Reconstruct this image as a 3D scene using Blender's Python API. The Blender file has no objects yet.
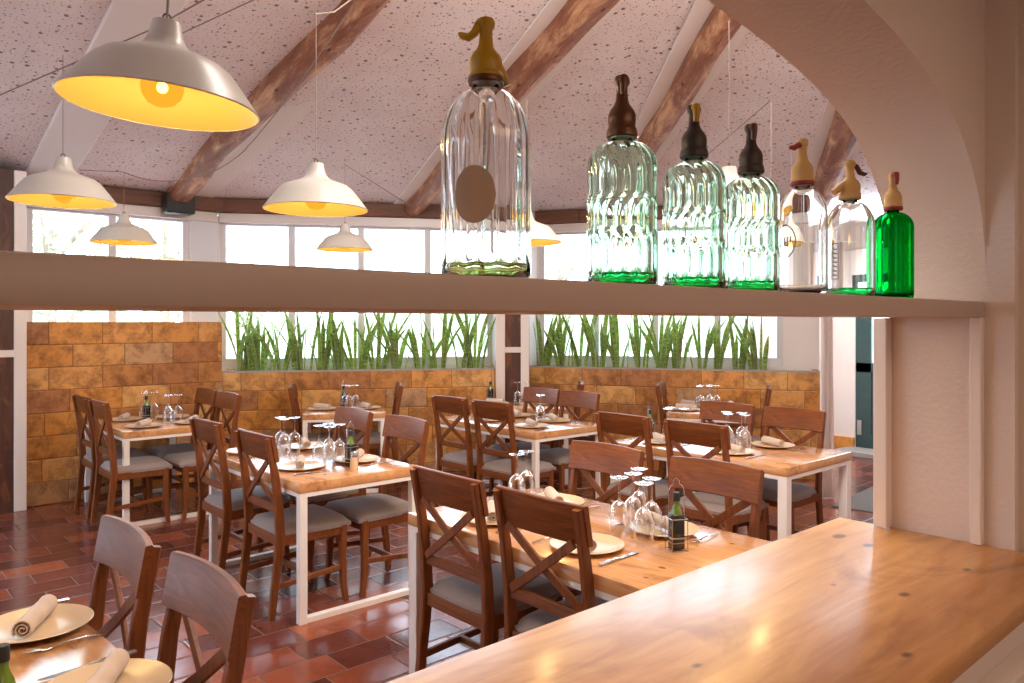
import bpy, bmesh, math, random
from mathutils import Vector, Matrix
random.seed(7)
SC = bpy.context.scene
COL = SC.collection
PI = math.pi
# ------------------------------------------------------------------ frame
# world x runs along the arch wall, y into the dining room, camera above the origin
F = 770.0; HOR = 322.0; EYE = 1.6
TH = math.atan2(770, 863)
CT, ST = math.cos(TH), math.sin(TH)
def cam2w(X, Y):
    return (X*CT + Y*ST, -X*ST + Y*CT)
def P(px, py, Y):                       # photo pixel + distance -> world point
    u, v = cam2w((px-512)/F*Y, Y)
    return Vector((u, v, EYE + (HOR-py)*Y/F))

cd = bpy.data.cameras.new('camera'); cam = bpy.data.objects.new('camera', cd); COL.objects.link(cam)
cam.location = (0, 0, EYE); cam.rotation_euler = (PI/2, 0, -TH)
cd.sensor_width = 36; cd.lens = 36*F/1024; cd.shift_y = -(341.5-HOR)/1024
cd.clip_start = .02
SC.camera = cam

vs = SC.view_settings
vs.view_transform = 'Standard'; vs.look = 'None'; vs.gamma = 1; vs.use_curve_mapping = False
SC.display_settings.display_device = 'sRGB'
vs.exposure = 0.36
cy = SC.cycles
cy.max_bounces = 14; cy.transmission_bounces = 14; cy.transparent_max_bounces = 24
cy.diffuse_bounces = 5; cy.glossy_bounces = 4
cy.caustics_reflective = False; cy.caustics_refractive = False
cy.sample_clamp_indirect = 6.0

WORLD_STRENGTH = 7.0
w = bpy.data.worlds.new('sky'); SC.world = w; w.use_nodes = True
bg = w.node_tree.nodes['Background']; bg.inputs[0].default_value = (.66, .82, 1, 1); bg.inputs[1].default_value = WORLD_STRENGTH

def portal(loc, rz, sx, sz):
    l = bpy.data.lights.new('window_daylight', 'AREA'); l.shape = 'RECTANGLE'; l.size = sx; l.size_y = sz
    l.cycles.is_portal = True
    o = bpy.data.objects.new('window_daylight', l); COL.objects.link(o)
    o.location = loc; o.rotation_euler = (PI/2, 0, rz)   # shines towards local +y of rz frame reversed below
    return o
def area(name, loc, rot, sx, sy, power, col):
    l = bpy.data.lights.new(name, 'AREA'); l.shape = 'RECTANGLE'; l.size = sx; l.size_y = sy
    l.energy = power; l.color = col
    o = bpy.data.objects.new(name, l); COL.objects.link(o); o.location = loc; o.rotation_euler = rot
    return o
# ceiling lamps of the bar room behind the camera, plus an added dining-room fill
area('bar_ceiling_light', (1.2, -1.0, 2.5), (0, 0, 0), 1.6, .8, 13, (1, .70, .47))
area('bar_wall_light', (.2, -1.9, 1.9), (math.radians(78), 0, math.radians(-15)), 1.2, .8, 5, (1, .78, .60))
area('dining_fill_light', (2.7, 1.7, 3.55), (math.radians(-40), 0, math.radians(180-15)), 2.6, .9, 100, (1, .92, .84))
LAMP_POWER = 10.5

# ------------------------------------------------------------------ materials
def lin(c):
    return tuple((x/12.92 if x <= .04045 else ((x+.055)/1.055)**2.4) for x in (v/255 for v in c)) + (1,)
class NT:
    def __init__(s, name):
        s.m = bpy.data.materials.new(name); s.m.use_nodes = True
        s.t = s.m.node_tree; s.t.nodes.clear()
        s.out = s.n('ShaderNodeOutputMaterial')
    def n(s, ty, **kw):
        nd = s.t.nodes.new(ty)
        for k, v in kw.items():
            if k.startswith('i_'):
                k = k[2:]; k = int(k) if k.isdigit() else k
                s.set(nd, k, v)
            else: setattr(nd, k, v)
        return nd
    def set(s, nd, k, v):
        if isinstance(v, bpy.types.NodeSocket): s.t.links.new(v, nd.inputs[k])
        else: nd.inputs[k].default_value = v
    def math(s, op, a, b=None, c=None):
        nd = s.n('ShaderNodeMath', operation=op); s.set(nd, 0, a)
        if b is not None: s.set(nd, 1, b)
        if c is not None: s.set(nd, 2, c)
        return nd.outputs[0]
    def ramp(s, fac, pts, interp='LINEAR'):
        nd = s.n('ShaderNodeValToRGB'); s.set(nd, 0, fac); r = nd.color_ramp; r.interpolation = interp
        while len(r.elements) < len(pts): r.elements.new(.5)
        for e, (p, c) in zip(r.elements, pts): e.position = p; e.color = c
        return nd.outputs[0]
    def mix(s, fac, a, b, mode='MIX'):
        nd = s.n('ShaderNodeMix', data_type='RGBA', blend_type=mode)
        s.set(nd, 0, fac); s.set(nd, 6, a); s.set(nd, 7, b)
        return nd.outputs[2]
    def coord(s, scale=(1,1,1), rot=(0,0,0), kind='Object', loc=(0,0,0)):
        tc = s.n('ShaderNodeTexCoord'); mp = s.n('ShaderNodeMapping')
        s.t.links.new(tc.outputs[kind], mp.inputs[0])
        mp.inputs['Scale'].default_value = scale; mp.inputs['Rotation'].default_value = rot; mp.inputs['Location'].default_value = loc
        return mp.outputs[0]
    def noise(s, vec, scale, detail=3, rough=.5, dist=0):
        nd = s.n('ShaderNodeTexNoise'); s.set(nd, 'Vector', vec); nd.inputs['Scale'].default_value = scale
        nd.inputs['Detail'].default_value = detail; nd.inputs['Roughness'].default_value = rough; nd.inputs['Distortion'].default_value = dist
        return nd.outputs[0]
    def bump(s, h, strength=.3, dist=.01):
        nd = s.n('ShaderNodeBump'); s.set(nd, 'Height', h); nd.inputs['Strength'].default_value = strength; nd.inputs['Distance'].default_value = dist
        return nd.outputs[0]
    def bsdf(s, col, rough=.5, metal=0, normal=None, **kw):
        b = s.n('ShaderNodeBsdfPrincipled')
        s.set(b, 'Base Color', col); s.set(b, 'Roughness', rough); s.set(b, 'Metallic', metal)
        if normal is not None: s.set(b, 'Normal', normal)
        for k, v in kw.items(): s.set(b, k.replace('_', ' '), v)
        s.t.links.new(b.outputs[0], s.out.inputs[0])
        return b

def mat_plain(name, rgb, rough=.5, metal=0, var=.06, nscale=6, bump=0, bscale=60, **kw):
    t = NT(name); c = t.coord()
    a = lin(rgb); b = tuple(x*(1-var*2) for x in a[:3])+(1,)
    col = t.mix(t.noise(c, nscale, 3), a, b)
    nm = t.bump(t.noise(c, bscale, 4), bump, .004) if bump else None
    t.bsdf(col, rough, metal, nm, **kw)
    return t.m
def mat_grain(name, c1, c2, knots=0, axis=0, rough=.4, scale=1.0, knotcol=(70,35,18), coat=0, planks=None, ax_s=.7, spec=.5):
    t = NT(name)
    sc = [9*scale]*3; sc[axis] = ax_s*scale
    c = t.coord(tuple(sc))
    n1 = t.noise(c, 2.2, 5, .55, 2.2)
    fine = t.noise(t.coord(tuple((60*scale if i != axis else 1.5*scale) for i in range(3))), 1.5, 2)
    f = t.math('ADD', t.math('MULTIPLY', n1, .8), t.math('MULTIPLY', fine, .25))
    col = t.ramp(f, [(.3, lin(c1)), (.75, lin(c2))])
    if planks:                           # glued boards of slightly different tone
        tc = t.n('ShaderNodeTexCoord'); sp = t.n('ShaderNodeSeparateXYZ'); t.t.links.new(tc.outputs['Object'], sp.inputs[0])
        q = t.math('FLOOR', t.math('DIVIDE', sp.outputs[1-axis], planks))
        wn = t.n('ShaderNodeTexWhiteNoise', noise_dimensions='1D'); t.set(wn, 'W', q)
        col = t.mix(t.math('MULTIPLY', wn.outputs[0], .22), col, lin(tuple(int(x*.72) for x in c2)))
    if knots:
        ks = [9*scale]*3; ks[axis] = 5.5*scale
        v = t.n('ShaderNodeTexVoronoi', feature='F1', voronoi_dimensions='2D'); t.set(v, 'Vector', t.coord(tuple(ks))); v.inputs['Scale'].default_value = 1; v.inputs['Randomness'].default_value = 1
        sp = t.n('ShaderNodeSeparateColor'); t.t.links.new(v.outputs['Color'], sp.inputs[0])
        size = t.math('MULTIPLY', t.math('POWER', sp.outputs[0], 2.4), .105*knots)
        inside = t.math('SUBTRACT', size, v.outputs['Distance'])
        k = t.math('MULTIPLY', t.math('MINIMUM', t.math('MAXIMUM', t.math('MULTIPLY', inside, 25), 0), 1), .85)
        col = t.mix(k, col, lin(knotcol))
        sm = t.noise(t.coord(tuple((5.5*scale if i != axis else 2.6*scale) for i in range(3)), loc=(3.1,1.7,0)), 1.0, 5, .6, 1.4)
        col = t.mix(t.math('MULTIPLY', t.math('MINIMUM', t.math('MAXIMUM', t.math('MULTIPLY', t.math('SUBTRACT', sm, .535), 9), 0), 1), .5), col, lin((136,78,38)))
    t.bsdf(col, rough, 0, t.bump(f, .06, .003), Coat_Weight=coat, Coat_Roughness=.16, Specular_IOR_Level=spec)
    return t.m
def mat_tiles(name, w, h, cols, ax=0, ay=2, grout=(90,70,60), gw=.006, rough=(.5,.5), offset=.5, noise_amt=.5, bumpd=.004, nscale=9, patch=None):
    t = NT(name)
    tc = t.n('ShaderNodeTexCoord'); sp = t.n('ShaderNodeSeparateXYZ'); t.t.links.new(tc.outputs['Object'], sp.inputs[0])
    X, Z = sp.outputs[ax], sp.outputs[ay]
    zr = t.math('DIVIDE', Z, h); row = t.math('FLOOR', zr)
    wr = t.n('ShaderNodeTexWhiteNoise', noise_dimensions='1D'); t.set(wr, 'W', t.math('ADD', row, 3.3))
    xr = t.math('ADD', t.math('DIVIDE', X, w), t.math('ADD', t.math('MULTIPLY', row, offset), t.math('MULTIPLY', wr.outputs[0], .22)))
    colm = t.math('FLOOR', xr)
    cmb = t.n('ShaderNodeCombineXYZ'); t.set(cmb, 0, colm); t.set(cmb, 1, row)
    wn = t.n('ShaderNodeTexWhiteNoise', noise_dimensions='3D'); t.set(wn, 'Vector', cmb.outputs[0])
    n = len(cols)
    base = t.ramp(wn.outputs[0], [(i/n, lin(c)) for i, c in enumerate(cols)], 'CONSTANT')
    # each slab gets its own offset into the noise
    c = t.coord()
    va = t.n('ShaderNodeVectorMath', operation='MULTIPLY_ADD'); t.set(va, 0, wn.outputs['Color']); va.inputs[1].default_value = (9,9,9); t.set(va, 2, c)
    n1 = t.noise(va.outputs[0], nscale, 5, .6, .6); n2 = t.noise(va.outputs[0], nscale*5, 4, .7)
    sh = t.math('ADD', t.math('MULTIPLY', n1, .7), t.math('MULTIPLY', n2, .3))
    dark = t.mix(1.0, base, (.42,.33,.27,1), 'MULTIPLY')
    col = t.mix(t.math('MULTIPLY', t.math('MINIMUM', t.math('MAXIMUM', t.math('MULTIPLY', t.math('SUBTRACT', sh, .44), 5), 0), 1), noise_amt), base, dark)
    fx = t.math('FRACT', xr); fz = t.math('FRACT', zr)
    ex = t.math('MULTIPLY', t.math('MINIMUM', fx, t.math('SUBTRACT', 1, fx)), w)
    ez = t.math('MULTIPLY', t.math('MINIMUM', fz, t.math('SUBTRACT', 1, fz)), h)
    e = t.math('MINIMUM', ex, ez)
    g = t.math('LESS_THAN', e, gw/2)
    col = t.mix(g, col, lin(grout))
    hgt = t.math('ADD', t.math('MINIMUM', t.math('MULTIPLY', e, 100), 1), t.math('MULTIPLY', sh, .5))
    r = t.math('ADD', t.math('MULTIPLY', sh, rough[1]-rough[0]), rough[0])
    r = t.math('ADD', r, t.math('MULTIPLY', g, .3))
    t.bsdf(col, r, 0, t.bump(hgt, .5, bumpd))
    return t.m
def mat_glass(name, rgb, rough=0.0, ior=1.45):
    t = NT(name)
    g = t.n('ShaderNodeBsdfGlass'); g.inputs['Color'].default_value = tuple(rgb)+(1,); g.inputs['Roughness'].default_value = rough; g.inputs['IOR'].default_value = ior
    t.t.links.new(g.outputs[0], t.out.inputs[0]); return t.m
def mat_thin(name, tint=(.97,.98,1), refl=.9, blend=.25, rough=.02):
    t = NT(name)
    tr = t.n('ShaderNodeBsdfTransparent'); tr.inputs[0].default_value = tuple(tint)+(1,)
    gl = t.n('ShaderNodeBsdfGlossy'); gl.inputs[0].default_value = (refl,refl,refl,1); gl.inputs['Roughness'].default_value = rough
    lw = t.n('ShaderNodeLayerWeight'); lw.inputs[0].default_value = blend
    mx = t.n('ShaderNodeMixShader'); t.t.links.new(lw.outputs['Facing'], mx.inputs[0])
    t.t.links.new(tr.outputs[0], mx.inputs[1]); t.t.links.new(gl.outputs[0], mx.inputs[2]); t.t.links.new(mx.outputs[0], t.out.inputs[0])
    return t.m
def mat_emit(name, rgb, s):
    t = NT(name); e = t.n('ShaderNodeEmission'); e.inputs[0].default_value = tuple(rgb)+(1,); e.inputs[1].default_value = s
    t.t.links.new(e.outputs[0], t.out.inputs[0]); return t.m
def mat_ceiling():
    t = NT('spotted_plaster'); c = t.coord()
    col = lin((246, 236, 236)); spot = lin((112, 98, 96))
    f = None
    for sc, amt, rmax, rmin in ((12, 1, .15, .06), (28, 1, .12, .09)):
        v = t.n('ShaderNodeTexVoronoi', feature='F1', voronoi_dimensions='2D'); t.set(v, 'Vector', c); v.inputs['Scale'].default_value = sc; v.inputs['Randomness'].default_value = .95
        sp = t.n('ShaderNodeSeparateColor'); t.t.links.new(v.outputs['Color'], sp.inputs[0])
        size = t.math('MULTIPLY_ADD', t.math('POWER', sp.outputs[0], 2.0), rmax, rmin)
        d = t.math('MINIMUM', t.math('MAXIMUM', t.math('MULTIPLY', t.math('SUBTRACT', size, v.outputs['Distance']), 14), 0), 1)
        f = d if f is None else t.math('MAXIMUM', f, d)
    cc = t.mix(t.math('MULTIPLY', f, .9), t.mix(t.noise(c, 3, 2), col, lin((226, 210, 210))), spot)
    t.bsdf(cc, .85, 0, t.bump(t.math('MULTIPLY', f, -1), .5, .006))
    return t.m
def mat_leaf():
    t = NT('snake_plant_leaf'); c = t.coord()
    band = t.noise(t.coord((14, 14, 40)), 1.2, 3, .6, 1.0)
    g = t.ramp(band, [(.35, lin((104, 138, 86))), (.65, lin((196, 214, 150)))])
    at = t.n('ShaderNodeAttribute', attribute_name='edge')
    e = t.math('MULTIPLY', t.math('GREATER_THAN', at.outputs['Fac'], .72), .85)
    col = t.mix(e, g, lin((214, 214, 128)))
    b = t.bsdf(col, .38)
    tr = t.n('ShaderNodeBsdfTranslucent'); t.set(tr, 0, t.mix(1.0, col, (1,1,.7,1), 'MULTIPLY'))
    mx = t.n('ShaderNodeMixShader'); mx.inputs[0].default_value = .55
    t.t.links.new(b.outputs[0], mx.inputs[1]); t.t.links.new(tr.outputs[0], mx.inputs[2]); t.t.links.new(mx.outputs[0], t.out.inputs[0])
    return t.m
def mat_cloth():
    t = NT('linen_napkin'); c = t.coord()
    wv = t.noise(t.coord((220,220,220)), 1, 2)
    col = t.mix(t.noise(c, 14, 2), lin((222, 202, 186)), lin((196, 172, 154)))
    t.bsdf(col, .9, 0, t.bump(wv, .35, .002), Sheen_Weight=.2)
    return t.m
def mat_fabric():
    t = NT('grey_seat_fabric')
    wv = t.noise(t.coord((160,160,160)), 1, 2)
    col = t.mix(wv, lin((158, 144, 140)), lin((124, 112, 110)))
    t.bsdf(col, .92, 0, t.bump(wv, .3, .002), Sheen_Weight=.15)
    return t.m
def mat_log():
    t = NT('rough_log'); c = t.coord((2.4, 9, 9))
    n = t.noise(c, 1.0, 8, .72, .5)
    col = t.ramp(n, [(.25, lin((96, 48, 26))), (.5, lin((150, 90, 58))), (.66, lin((216, 166, 124)))])
    v = t.n('ShaderNodeTexVoronoi', feature='F1'); t.set(v, 'Vector', t.coord((3, 6, 6))); v.inputs['Scale'].default_value = 1.4
    k = t.math('MINIMUM', t.math('MAXIMUM', t.math('MULTIPLY', t.math('SUBTRACT', .14, v.outputs['Distance']), 12), 0), 1)
    col = t.mix(k, col, lin((60, 28, 16)))
    t.bsdf(col, .6, 0, t.bump(n, .7, .03))
    return t.m

M = {}
M['pine_y'] = mat_grain('pine_table_wood', (230,178,124), (206,140,84), 1.0, 1, .24, 1.0, (96,52,28), .7, .12)
M['pine_x'] = mat_grain('pine_counter_wood', (230,176,112), (192,130,72), 1.0, 0, .37, .6, (70,36,18), .18, .15, 1.7)
M['brown'] = mat_grain('brown_stained_beech', (140,80,40), (94,48,22), 0, 2, .42, 1.6, spec=.3)
M['brown_y'] = mat_grain('brown_stained_beech_crosswise', (140,80,40), (94,48,22), 0, 1, .42, 1.6, spec=.3)
M['dark_board'] = mat_grain('dark_wall_boards', (92,50,36), (58,28,20), .6, 2, .5, 1.0)
M['beam'] = mat_grain('brown_wall_plate', (128,84,62), (88,52,38), .8, 0, .55, 1.0)
M['log'] = mat_log()
M['fabric'] = mat_fabric()
M['metal_white'] = mat_plain('white_powder_coated_steel', (240,234,230), .35, 0, .02)
M['paint'] = mat_plain('white_gloss_paint', (236,226,220), .3, 0, .03, 3)
M['shelf'] = mat_plain('painted_shelf', (196,176,166), .38, 0, .04, 3)
M['plaster'] = mat_plain('white_plaster', (228,214,206), .85, 0, .04, 2, .5, 70)
M['wall'] = mat_plain('white_wall_paint', (240,232,228), .8, 0, .03, 2, .1, 80)
M['ceiling'] = mat_ceiling()
M['stone'] = mat_tiles('travertine_blocks', .43, .2, [(226,158,82),(216,148,70),(200,136,70),(222,160,88),(204,158,112),(228,172,102),(184,122,70),(220,150,66)], 0, 2, (120,80,46), .005, (.36,.62), .5, .95, .008, 7)
M['floor'] = mat_tiles('terracotta_floor_tiles', .34, .21, [(146,78,56),(126,64,50),(108,58,50),(158,88,62),(118,66,60),(98,52,44),(138,72,50)], 0, 1, (112,86,76), .007, (.06,.32), .5, .5, .002, 6)
M['window_paint'] = mat_plain('window_frame_paint', (226,226,232), .4, 0, .02)
M['pane'] = mat_thin('window_glass', (1,1,1), .6, .05, .0)
M['goblet'] = mat_thin('thin_clear_glass', (.97,.98,.99), 1, .56, .07)
M['glass_clear'] = mat_glass('clear_bottle_glass', (.985,.985,.98))
M['glass_pale'] = mat_glass('pale_green_bottle_glass', (.89,.965,.915))
M['glass_green'] = mat_glass('green_bottle_glass', (.05,.76,.34))
M['glass_foot'] = mat_glass('green_foot_glass', (.12,.85,.42))
t = NT('etched_beige_mark'); d_ = t.n('ShaderNodeBsdfDiffuse'); d_.inputs[0].default_value = lin((240,212,184)); tl = t.n('ShaderNodeBsdfTranslucent'); tl.inputs[0].default_value = lin((240,212,184))
mx = t.n('ShaderNodeMixShader'); mx.inputs[0].default_value = .5; t.t.links.new(d_.outputs[0], mx.inputs[1]); t.t.links.new(tl.outputs[0], mx.inputs[2]); t.t.links.new(mx.outputs[0], t.out.inputs[0]); M['etch'] = t.m
M['foot_olive'] = mat_glass('olive_foot_glass', (.78,.86,.58))
M['etch_grey'] = mat_plain('etched_grey_mark', (128,132,138), .6, 0, .1, 30)
M['head_yellow'] = mat_plain('aged_yellow_plastic', (186,142,20), .42, 0, .12, 30)
M['head_bronze'] = mat_plain('dark_bronze', (108,74,54), .35, .5, .2, 30)
M['head_black'] = mat_plain('black_lead', (66,56,54), .5, .2, .15, 40)
M['head_cream'] = mat_plain('cream_plastic', (218,176,112), .45, 0, .1, 30)
M['red'] = mat_plain('dark_red_plastic', (150,44,34), .4)
M['lever_dark'] = mat_plain('dark_brown_lever', (82,40,30), .4)
M['steel'] = mat_plain('polished_steel', (205,200,196), .18, 1, .03)
M['chrome_wire'] = mat_plain('chrome_wire', (190,188,188), .25, 1, .03)
M['plate'] = mat_plain('cream_stoneware', (226,200,166), .25, 0, .04, 8)
M['napkin'] = mat_cloth()
M['leaf'] = mat_leaf()
M['soil'] = mat_plain('potting_soil', (66,50,40), .95, 0, .3, 60, .8, 90)
M['enamel'] = mat_plain('white_enamel', (196,190,182), .3, 0, .02)
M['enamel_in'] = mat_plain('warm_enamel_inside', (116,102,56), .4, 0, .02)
t = NT('amber_bulb'); e = t.n('ShaderNodeEmission'); e.inputs[0].default_value = (1,.50,.04,1); e.inputs[1].default_value = .8
tr = t.n('ShaderNodeBsdfTransparent'); tr.inputs[0].default_value = (1,.7,.2,1); mx = t.n('ShaderNodeMixShader'); mx.inputs[0].default_value = .72
t.t.links.new(tr.outputs[0], mx.inputs[1]); t.t.links.new(e.outputs[0], mx.inputs[2]); t.t.links.new(mx.outputs[0], t.out.inputs[0]); M['bulb'] = t.m
M['filament'] = mat_emit('bulb_filament', (1, .78, .35), 30)
M['cord'] = mat_plain('beige_cord', (140,126,116), .7)
M['black'] = mat_plain('black_iron', (50,48,46), .5, .3)
M['oil'] = mat_plain('dark_green_oil_bottle', (26,30,24), .08, 0, .1, Coat_Weight=.6)
M['oil_neck'] = mat_plain('green_bottle_neck', (110,140,40), .1, 0, .1, Coat_Weight=.6)
M['label'] = mat_plain('paper_label', (188,180,170), .6)
M['vinegar'] = mat_plain('dark_brown_bottle', (60,24,18), .1, 0, .1, Coat_Weight=.6)
M['salt'] = mat_plain('salt_in_glass', (226,196,160), .3)
t = NT('sheer_curtain'); d_ = t.n('ShaderNodeBsdfDiffuse'); d_.inputs[0].default_value = lin((240,228,222)); tl = t.n('ShaderNodeBsdfTranslucent'); tl.inputs[0].default_value = lin((244,232,226))
mx = t.n('ShaderNodeMixShader'); mx.inputs[0].default_value = .5; t.t.links.new(d_.outputs[0], mx.inputs[1]); t.t.links.new(tl.outputs[0], mx.inputs[2]); t.t.links.new(mx.outputs[0], t.out.inputs[0]); M['curtain'] = t.m
M['teal'] = mat_plain('dark_teal_door_paint', (44,74,74), .35, 0, .1)
M['mat'] = mat_plain('grey_door_mat', (134,132,132), .95, 0, .15, 50, .8, 200)
M['step'] = mat_plain('grey_stone_step', (170,166,164), .7, 0, .08, 12, .2)
M['bark'] = mat_plain('tree_bark', (170,150,132), .9, 0, .2, 20, .6, 40)
M['tree_leaf'] = mat_plain('tree_foliage', (196,214,160), .6, 0, .3, 3)
M['hill'] = mat_plain('dry_hill', (150,168,130), .95, 0, .2, .3)
M['terrace'] = mat_plain('pale_terrace', (200,196,186), .8, 0, .08, 2)

# ------------------------------------------------------------------ mesh helpers
def obj(name, bm, mat, parent=None, loc=(0,0,0), rz=0, smooth=False, rot=None):
    me = bpy.data.meshes.new(name)
    bmesh.ops.recalc_face_normals(bm, faces=bm.faces[:]) if getattr(bm, 'faces', None) and not smooth == 'keep' else None
    bm.to_mesh(me); bm.free()
    for m in (mat if isinstance(mat, (list, tuple)) else [mat]): me.materials.append(m)
    if smooth:
        me.polygons.foreach_set('use_smooth', [True]*len(me.polygons))
        if smooth != 'keep' and smooth != 'all':
            me.set_sharp_from_angle(angle=math.radians(38))
    o = bpy.data.objects.new(name, me); COL.objects.link(o)
    o.location = loc; o.rotation_euler = rot if rot else (0, 0, rz)
    if parent: o.parent = parent
    return o
def tag(o, label, cat, group=None):
    o['label'] = label; o['category'] = cat
    if group: o['group'] = group
    return o
def thing(name, label, cat, loc=(0,0,0), rz=0, group=None):
    o = bpy.data.objects.new(name, None); COL.objects.link(o); o.location = loc; o.rotation_euler = (0,0,rz)
    return tag(o, label, cat, group)
def struct(name, bm, mat, loc=(0,0,0), rz=0, parent=None, smooth=False, rot=None):
    o = obj(name, bm, mat, parent, loc, rz, smooth, rot)
    if not parent: o['kind'] = 'structure'
    return o
def NB(): return bmesh.new()
def bx(bm, x0, x1, y0, y1, z0, z1, bev=0, seg=2):
    r = bmesh.ops.create_cube(bm, size=1)
    for v in r['verts']:
        v.co = Vector(((x0+x1)/2 + v.co.x*(x1-x0), (y0+y1)/2 + v.co.y*(y1-y0), (z0+z1)/2 + v.co.z*(z1-z0)))
    if bev:
        es = list({e for v in r['verts'] for e in v.link_edges})
        bmesh.ops.bevel(bm, geom=es, offset=bev, segments=seg, affect='EDGES', profile=.5)
    return bm
def lathe(bm, prof, seg=32, rib=None, cx=0, cy=0, z0=0, closed_bottom=True, closed_top=True, mi=0):
    rings = []
    for r, z in prof:
        ring = []
        for i in range(seg):
            a = 2*PI*i/seg
            rr = r*(rib(a, z) if rib else 1)
            ring.append(bm.verts.new((cx+rr*math.cos(a), cy+rr*math.sin(a), z0+z)))
        rings.append(ring)
    for a, b in zip(rings, rings[1:]):
        for i in range(seg):
            f = bm.faces.new((a[i], a[(i+1)%seg], b[(i+1)%seg], b[i])); f.material_index = mi
    if closed_bottom: bm.faces.new(list(reversed(rings[0]))).material_index = mi
    if closed_top: bm.faces.new(rings[-1]).material_index = mi
    return bm
def tube(bm, pts, rad, seg=8, caps=True):
    pts = [Vector(p) for p in pts]; rings = []
    n = len(pts); up = None
    for i, p in enumerate(pts):
        t = (pts[min(i+1, n-1)] - pts[max(i-1, 0)]).normalized()
        if up is None:
            up = Vector((0,0,1)) if abs(t.z) < .9 else Vector((1,0,0))
        a = t.cross(up).normalized(); b = a.cross(t).normalized(); up = b
        r = rad[i] if isinstance(rad, (list, tuple)) else rad
        rings.append([bm.verts.new(p + a*math.cos(2*PI*k/seg)*r + b*math.sin(2*PI*k/seg)*r) for k in range(seg)])
    for a, b in zip(rings, rings[1:]):
        for k in range(seg): bm.faces.new((a[k], a[(k+1)%seg], b[(k+1)%seg], b[k]))
    if caps: bm.faces.new(rings[0]); bm.faces.new(list(reversed(rings[-1])))
    return bm
def bar(bm, pts, wx, wy, refx=Vector((1,0,0)), bev=0):
    """rectangular section swept along pts; wx along refx"""
    pts = [Vector(p) for p in pts]; n = len(pts); rings = []
    for i, p in enumerate(pts):
        t = (pts[min(i+1, n-1)] - pts[max(i-1, 0)]).normalized()
        a = (refx - t*refx.dot(t)).normalized(); b = t.cross(a).normalized()
        X = wx[i] if isinstance(wx, (list, tuple)) else wx
        Y = wy[i] if isinstance(wy, (list, tuple)) else wy
        c = min(X, Y)*.16
        sec = [(-X/2+c,-Y/2),(X/2-c,-Y/2),(X/2,-Y/2+c),(X/2,Y/2-c),(X/2-c,Y/2),(-X/2+c,Y/2),(-X/2,Y/2-c),(-X/2,-Y/2+c)]
        rings.append([bm.verts.new(p + a*s + b*q) for s, q in sec])
    for a, b in zip(rings, rings[1:]):
        for k in range(8): bm.faces.new((a[k], a[(k+1)%8], b[(k+1)%8], b[k]))
    bm.faces.new(rings[0]); bm.faces.new(list(reversed(rings[-1])))
    return bm
def prism(bm, poly, y0, y1):
    """poly in (x,z) extruded along y"""
    a = [bm.verts.new((x, y0, z)) for x, z in poly]; b = [bm.verts.new((x, y1, z)) for x, z in poly]
    bm.faces.new(a); bm.faces.new(list(reversed(b)))
    for i in range(len(poly)):
        j = (i+1) % len(poly); bm.faces.new((a[j], a[i], b[i], b[j]))
    return bm
def dup(root, loc, rz, label, group=None):
    r = root.copy(); COL.objects.link(r); r.location = loc; r.rotation_euler = (0,0,rz); r['label'] = label
    if group: r['group'] = group
    for ch in root.children:
        c = ch.copy(); COL.objects.link(c); c.parent = r
        for g in ch.children:
            d = g.copy(); COL.objects.link(d); d.parent = c
    return r

# ------------------------------------------------------------------ setting
AL, AR = math.radians(11.8)-TH, math.radians(-18.2)-TH        # headings of the two planter walls
P0u, P1 = 1.284, cam2w(-2.928, 7.775)                         # tall wall from P0u to P1 along y=7.75
def along(p, ang, t, off=0):
    return (p[0]+t*math.cos(ang)-off*math.sin(ang), p[1]+t*math.sin(ang)+off*math.cos(ang))
PR = cam2w(.2, 8.75)
PLATE_Z0, PLATE_Z1 = 2.72, 2.92
EZ = 2.89
C1 = cam2w(-3.114, 8.145)
WL1 = cam2w(-.1, 8.773)
WR0 = cam2w(.3, 9.138)
RC = (7.88, 3.93)
RS = (7.88, .95)
APEX = Vector((*cam2w(1.735, 2.0), 4.30))

struct('floor', bx(NB(), -3.2, 10.4, -3.2, 10.2, -.12, 0), M['floor'])

# ceiling of the dining room: a cone of flat fields between the rafters
bm = NB()
fA = (2.62, 8.15); fB = cam2w(-1.12, 8.56); fC = cam2w(1.15, 8.86)
E = [(-3.0, .95), (-3.0, 8.15), fA, C1, fB, WL1, WR0, fC, RC, (7.88, 2.4), RS]
ap = bm.verts.new(APEX); ap2 = bm.verts.new(APEX + Vector((0,0,.15)))
lo = [bm.verts.new((x, y, EZ)) for x, y in E]; hi = [bm.verts.new((x, y, EZ+.15)) for x, y in E]
for i in range(len(E)-1):
    bm.faces.new((ap, lo[i], lo[i+1])); bm.faces.new((ap2, hi[i+1], hi[i])); bm.faces.new((lo[i], hi[i], hi[i+1], lo[i+1]))
struct('ceiling', bm, M['ceiling'])
def ceil_z(x, y):
    """height of the ceiling underside at (x,y)"""
    for i in range(len(E)-1):
        a, b = Vector((*E[i], EZ)), Vector((*E[i+1], EZ))
        n = (a-APEX).cross(b-APEX)
        d1 = (a.x-APEX.x)*(y-APEX.y)-(a.y-APEX.y)*(x-APEX.x); d2 = (b.x-APEX.x)*(y-APEX.y)-(b.y-APEX.y)*(x-APEX.x)
        if d1 <= 1e-9 and d2 >= -1e-9:
            return APEX.z - (n.x*(x-APEX.x)+n.y*(y-APEX.y))/n.z
    return EZ
def ceil_hit(px, py, drop=.03):
    lo_, hi_ = .5, 12
    for k in range(400):
        Y = .6 + k*.03
        p = P(px, py, Y)
        if p.z > ceil_z(p.x, p.y) - drop: return p
    return p

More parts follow.
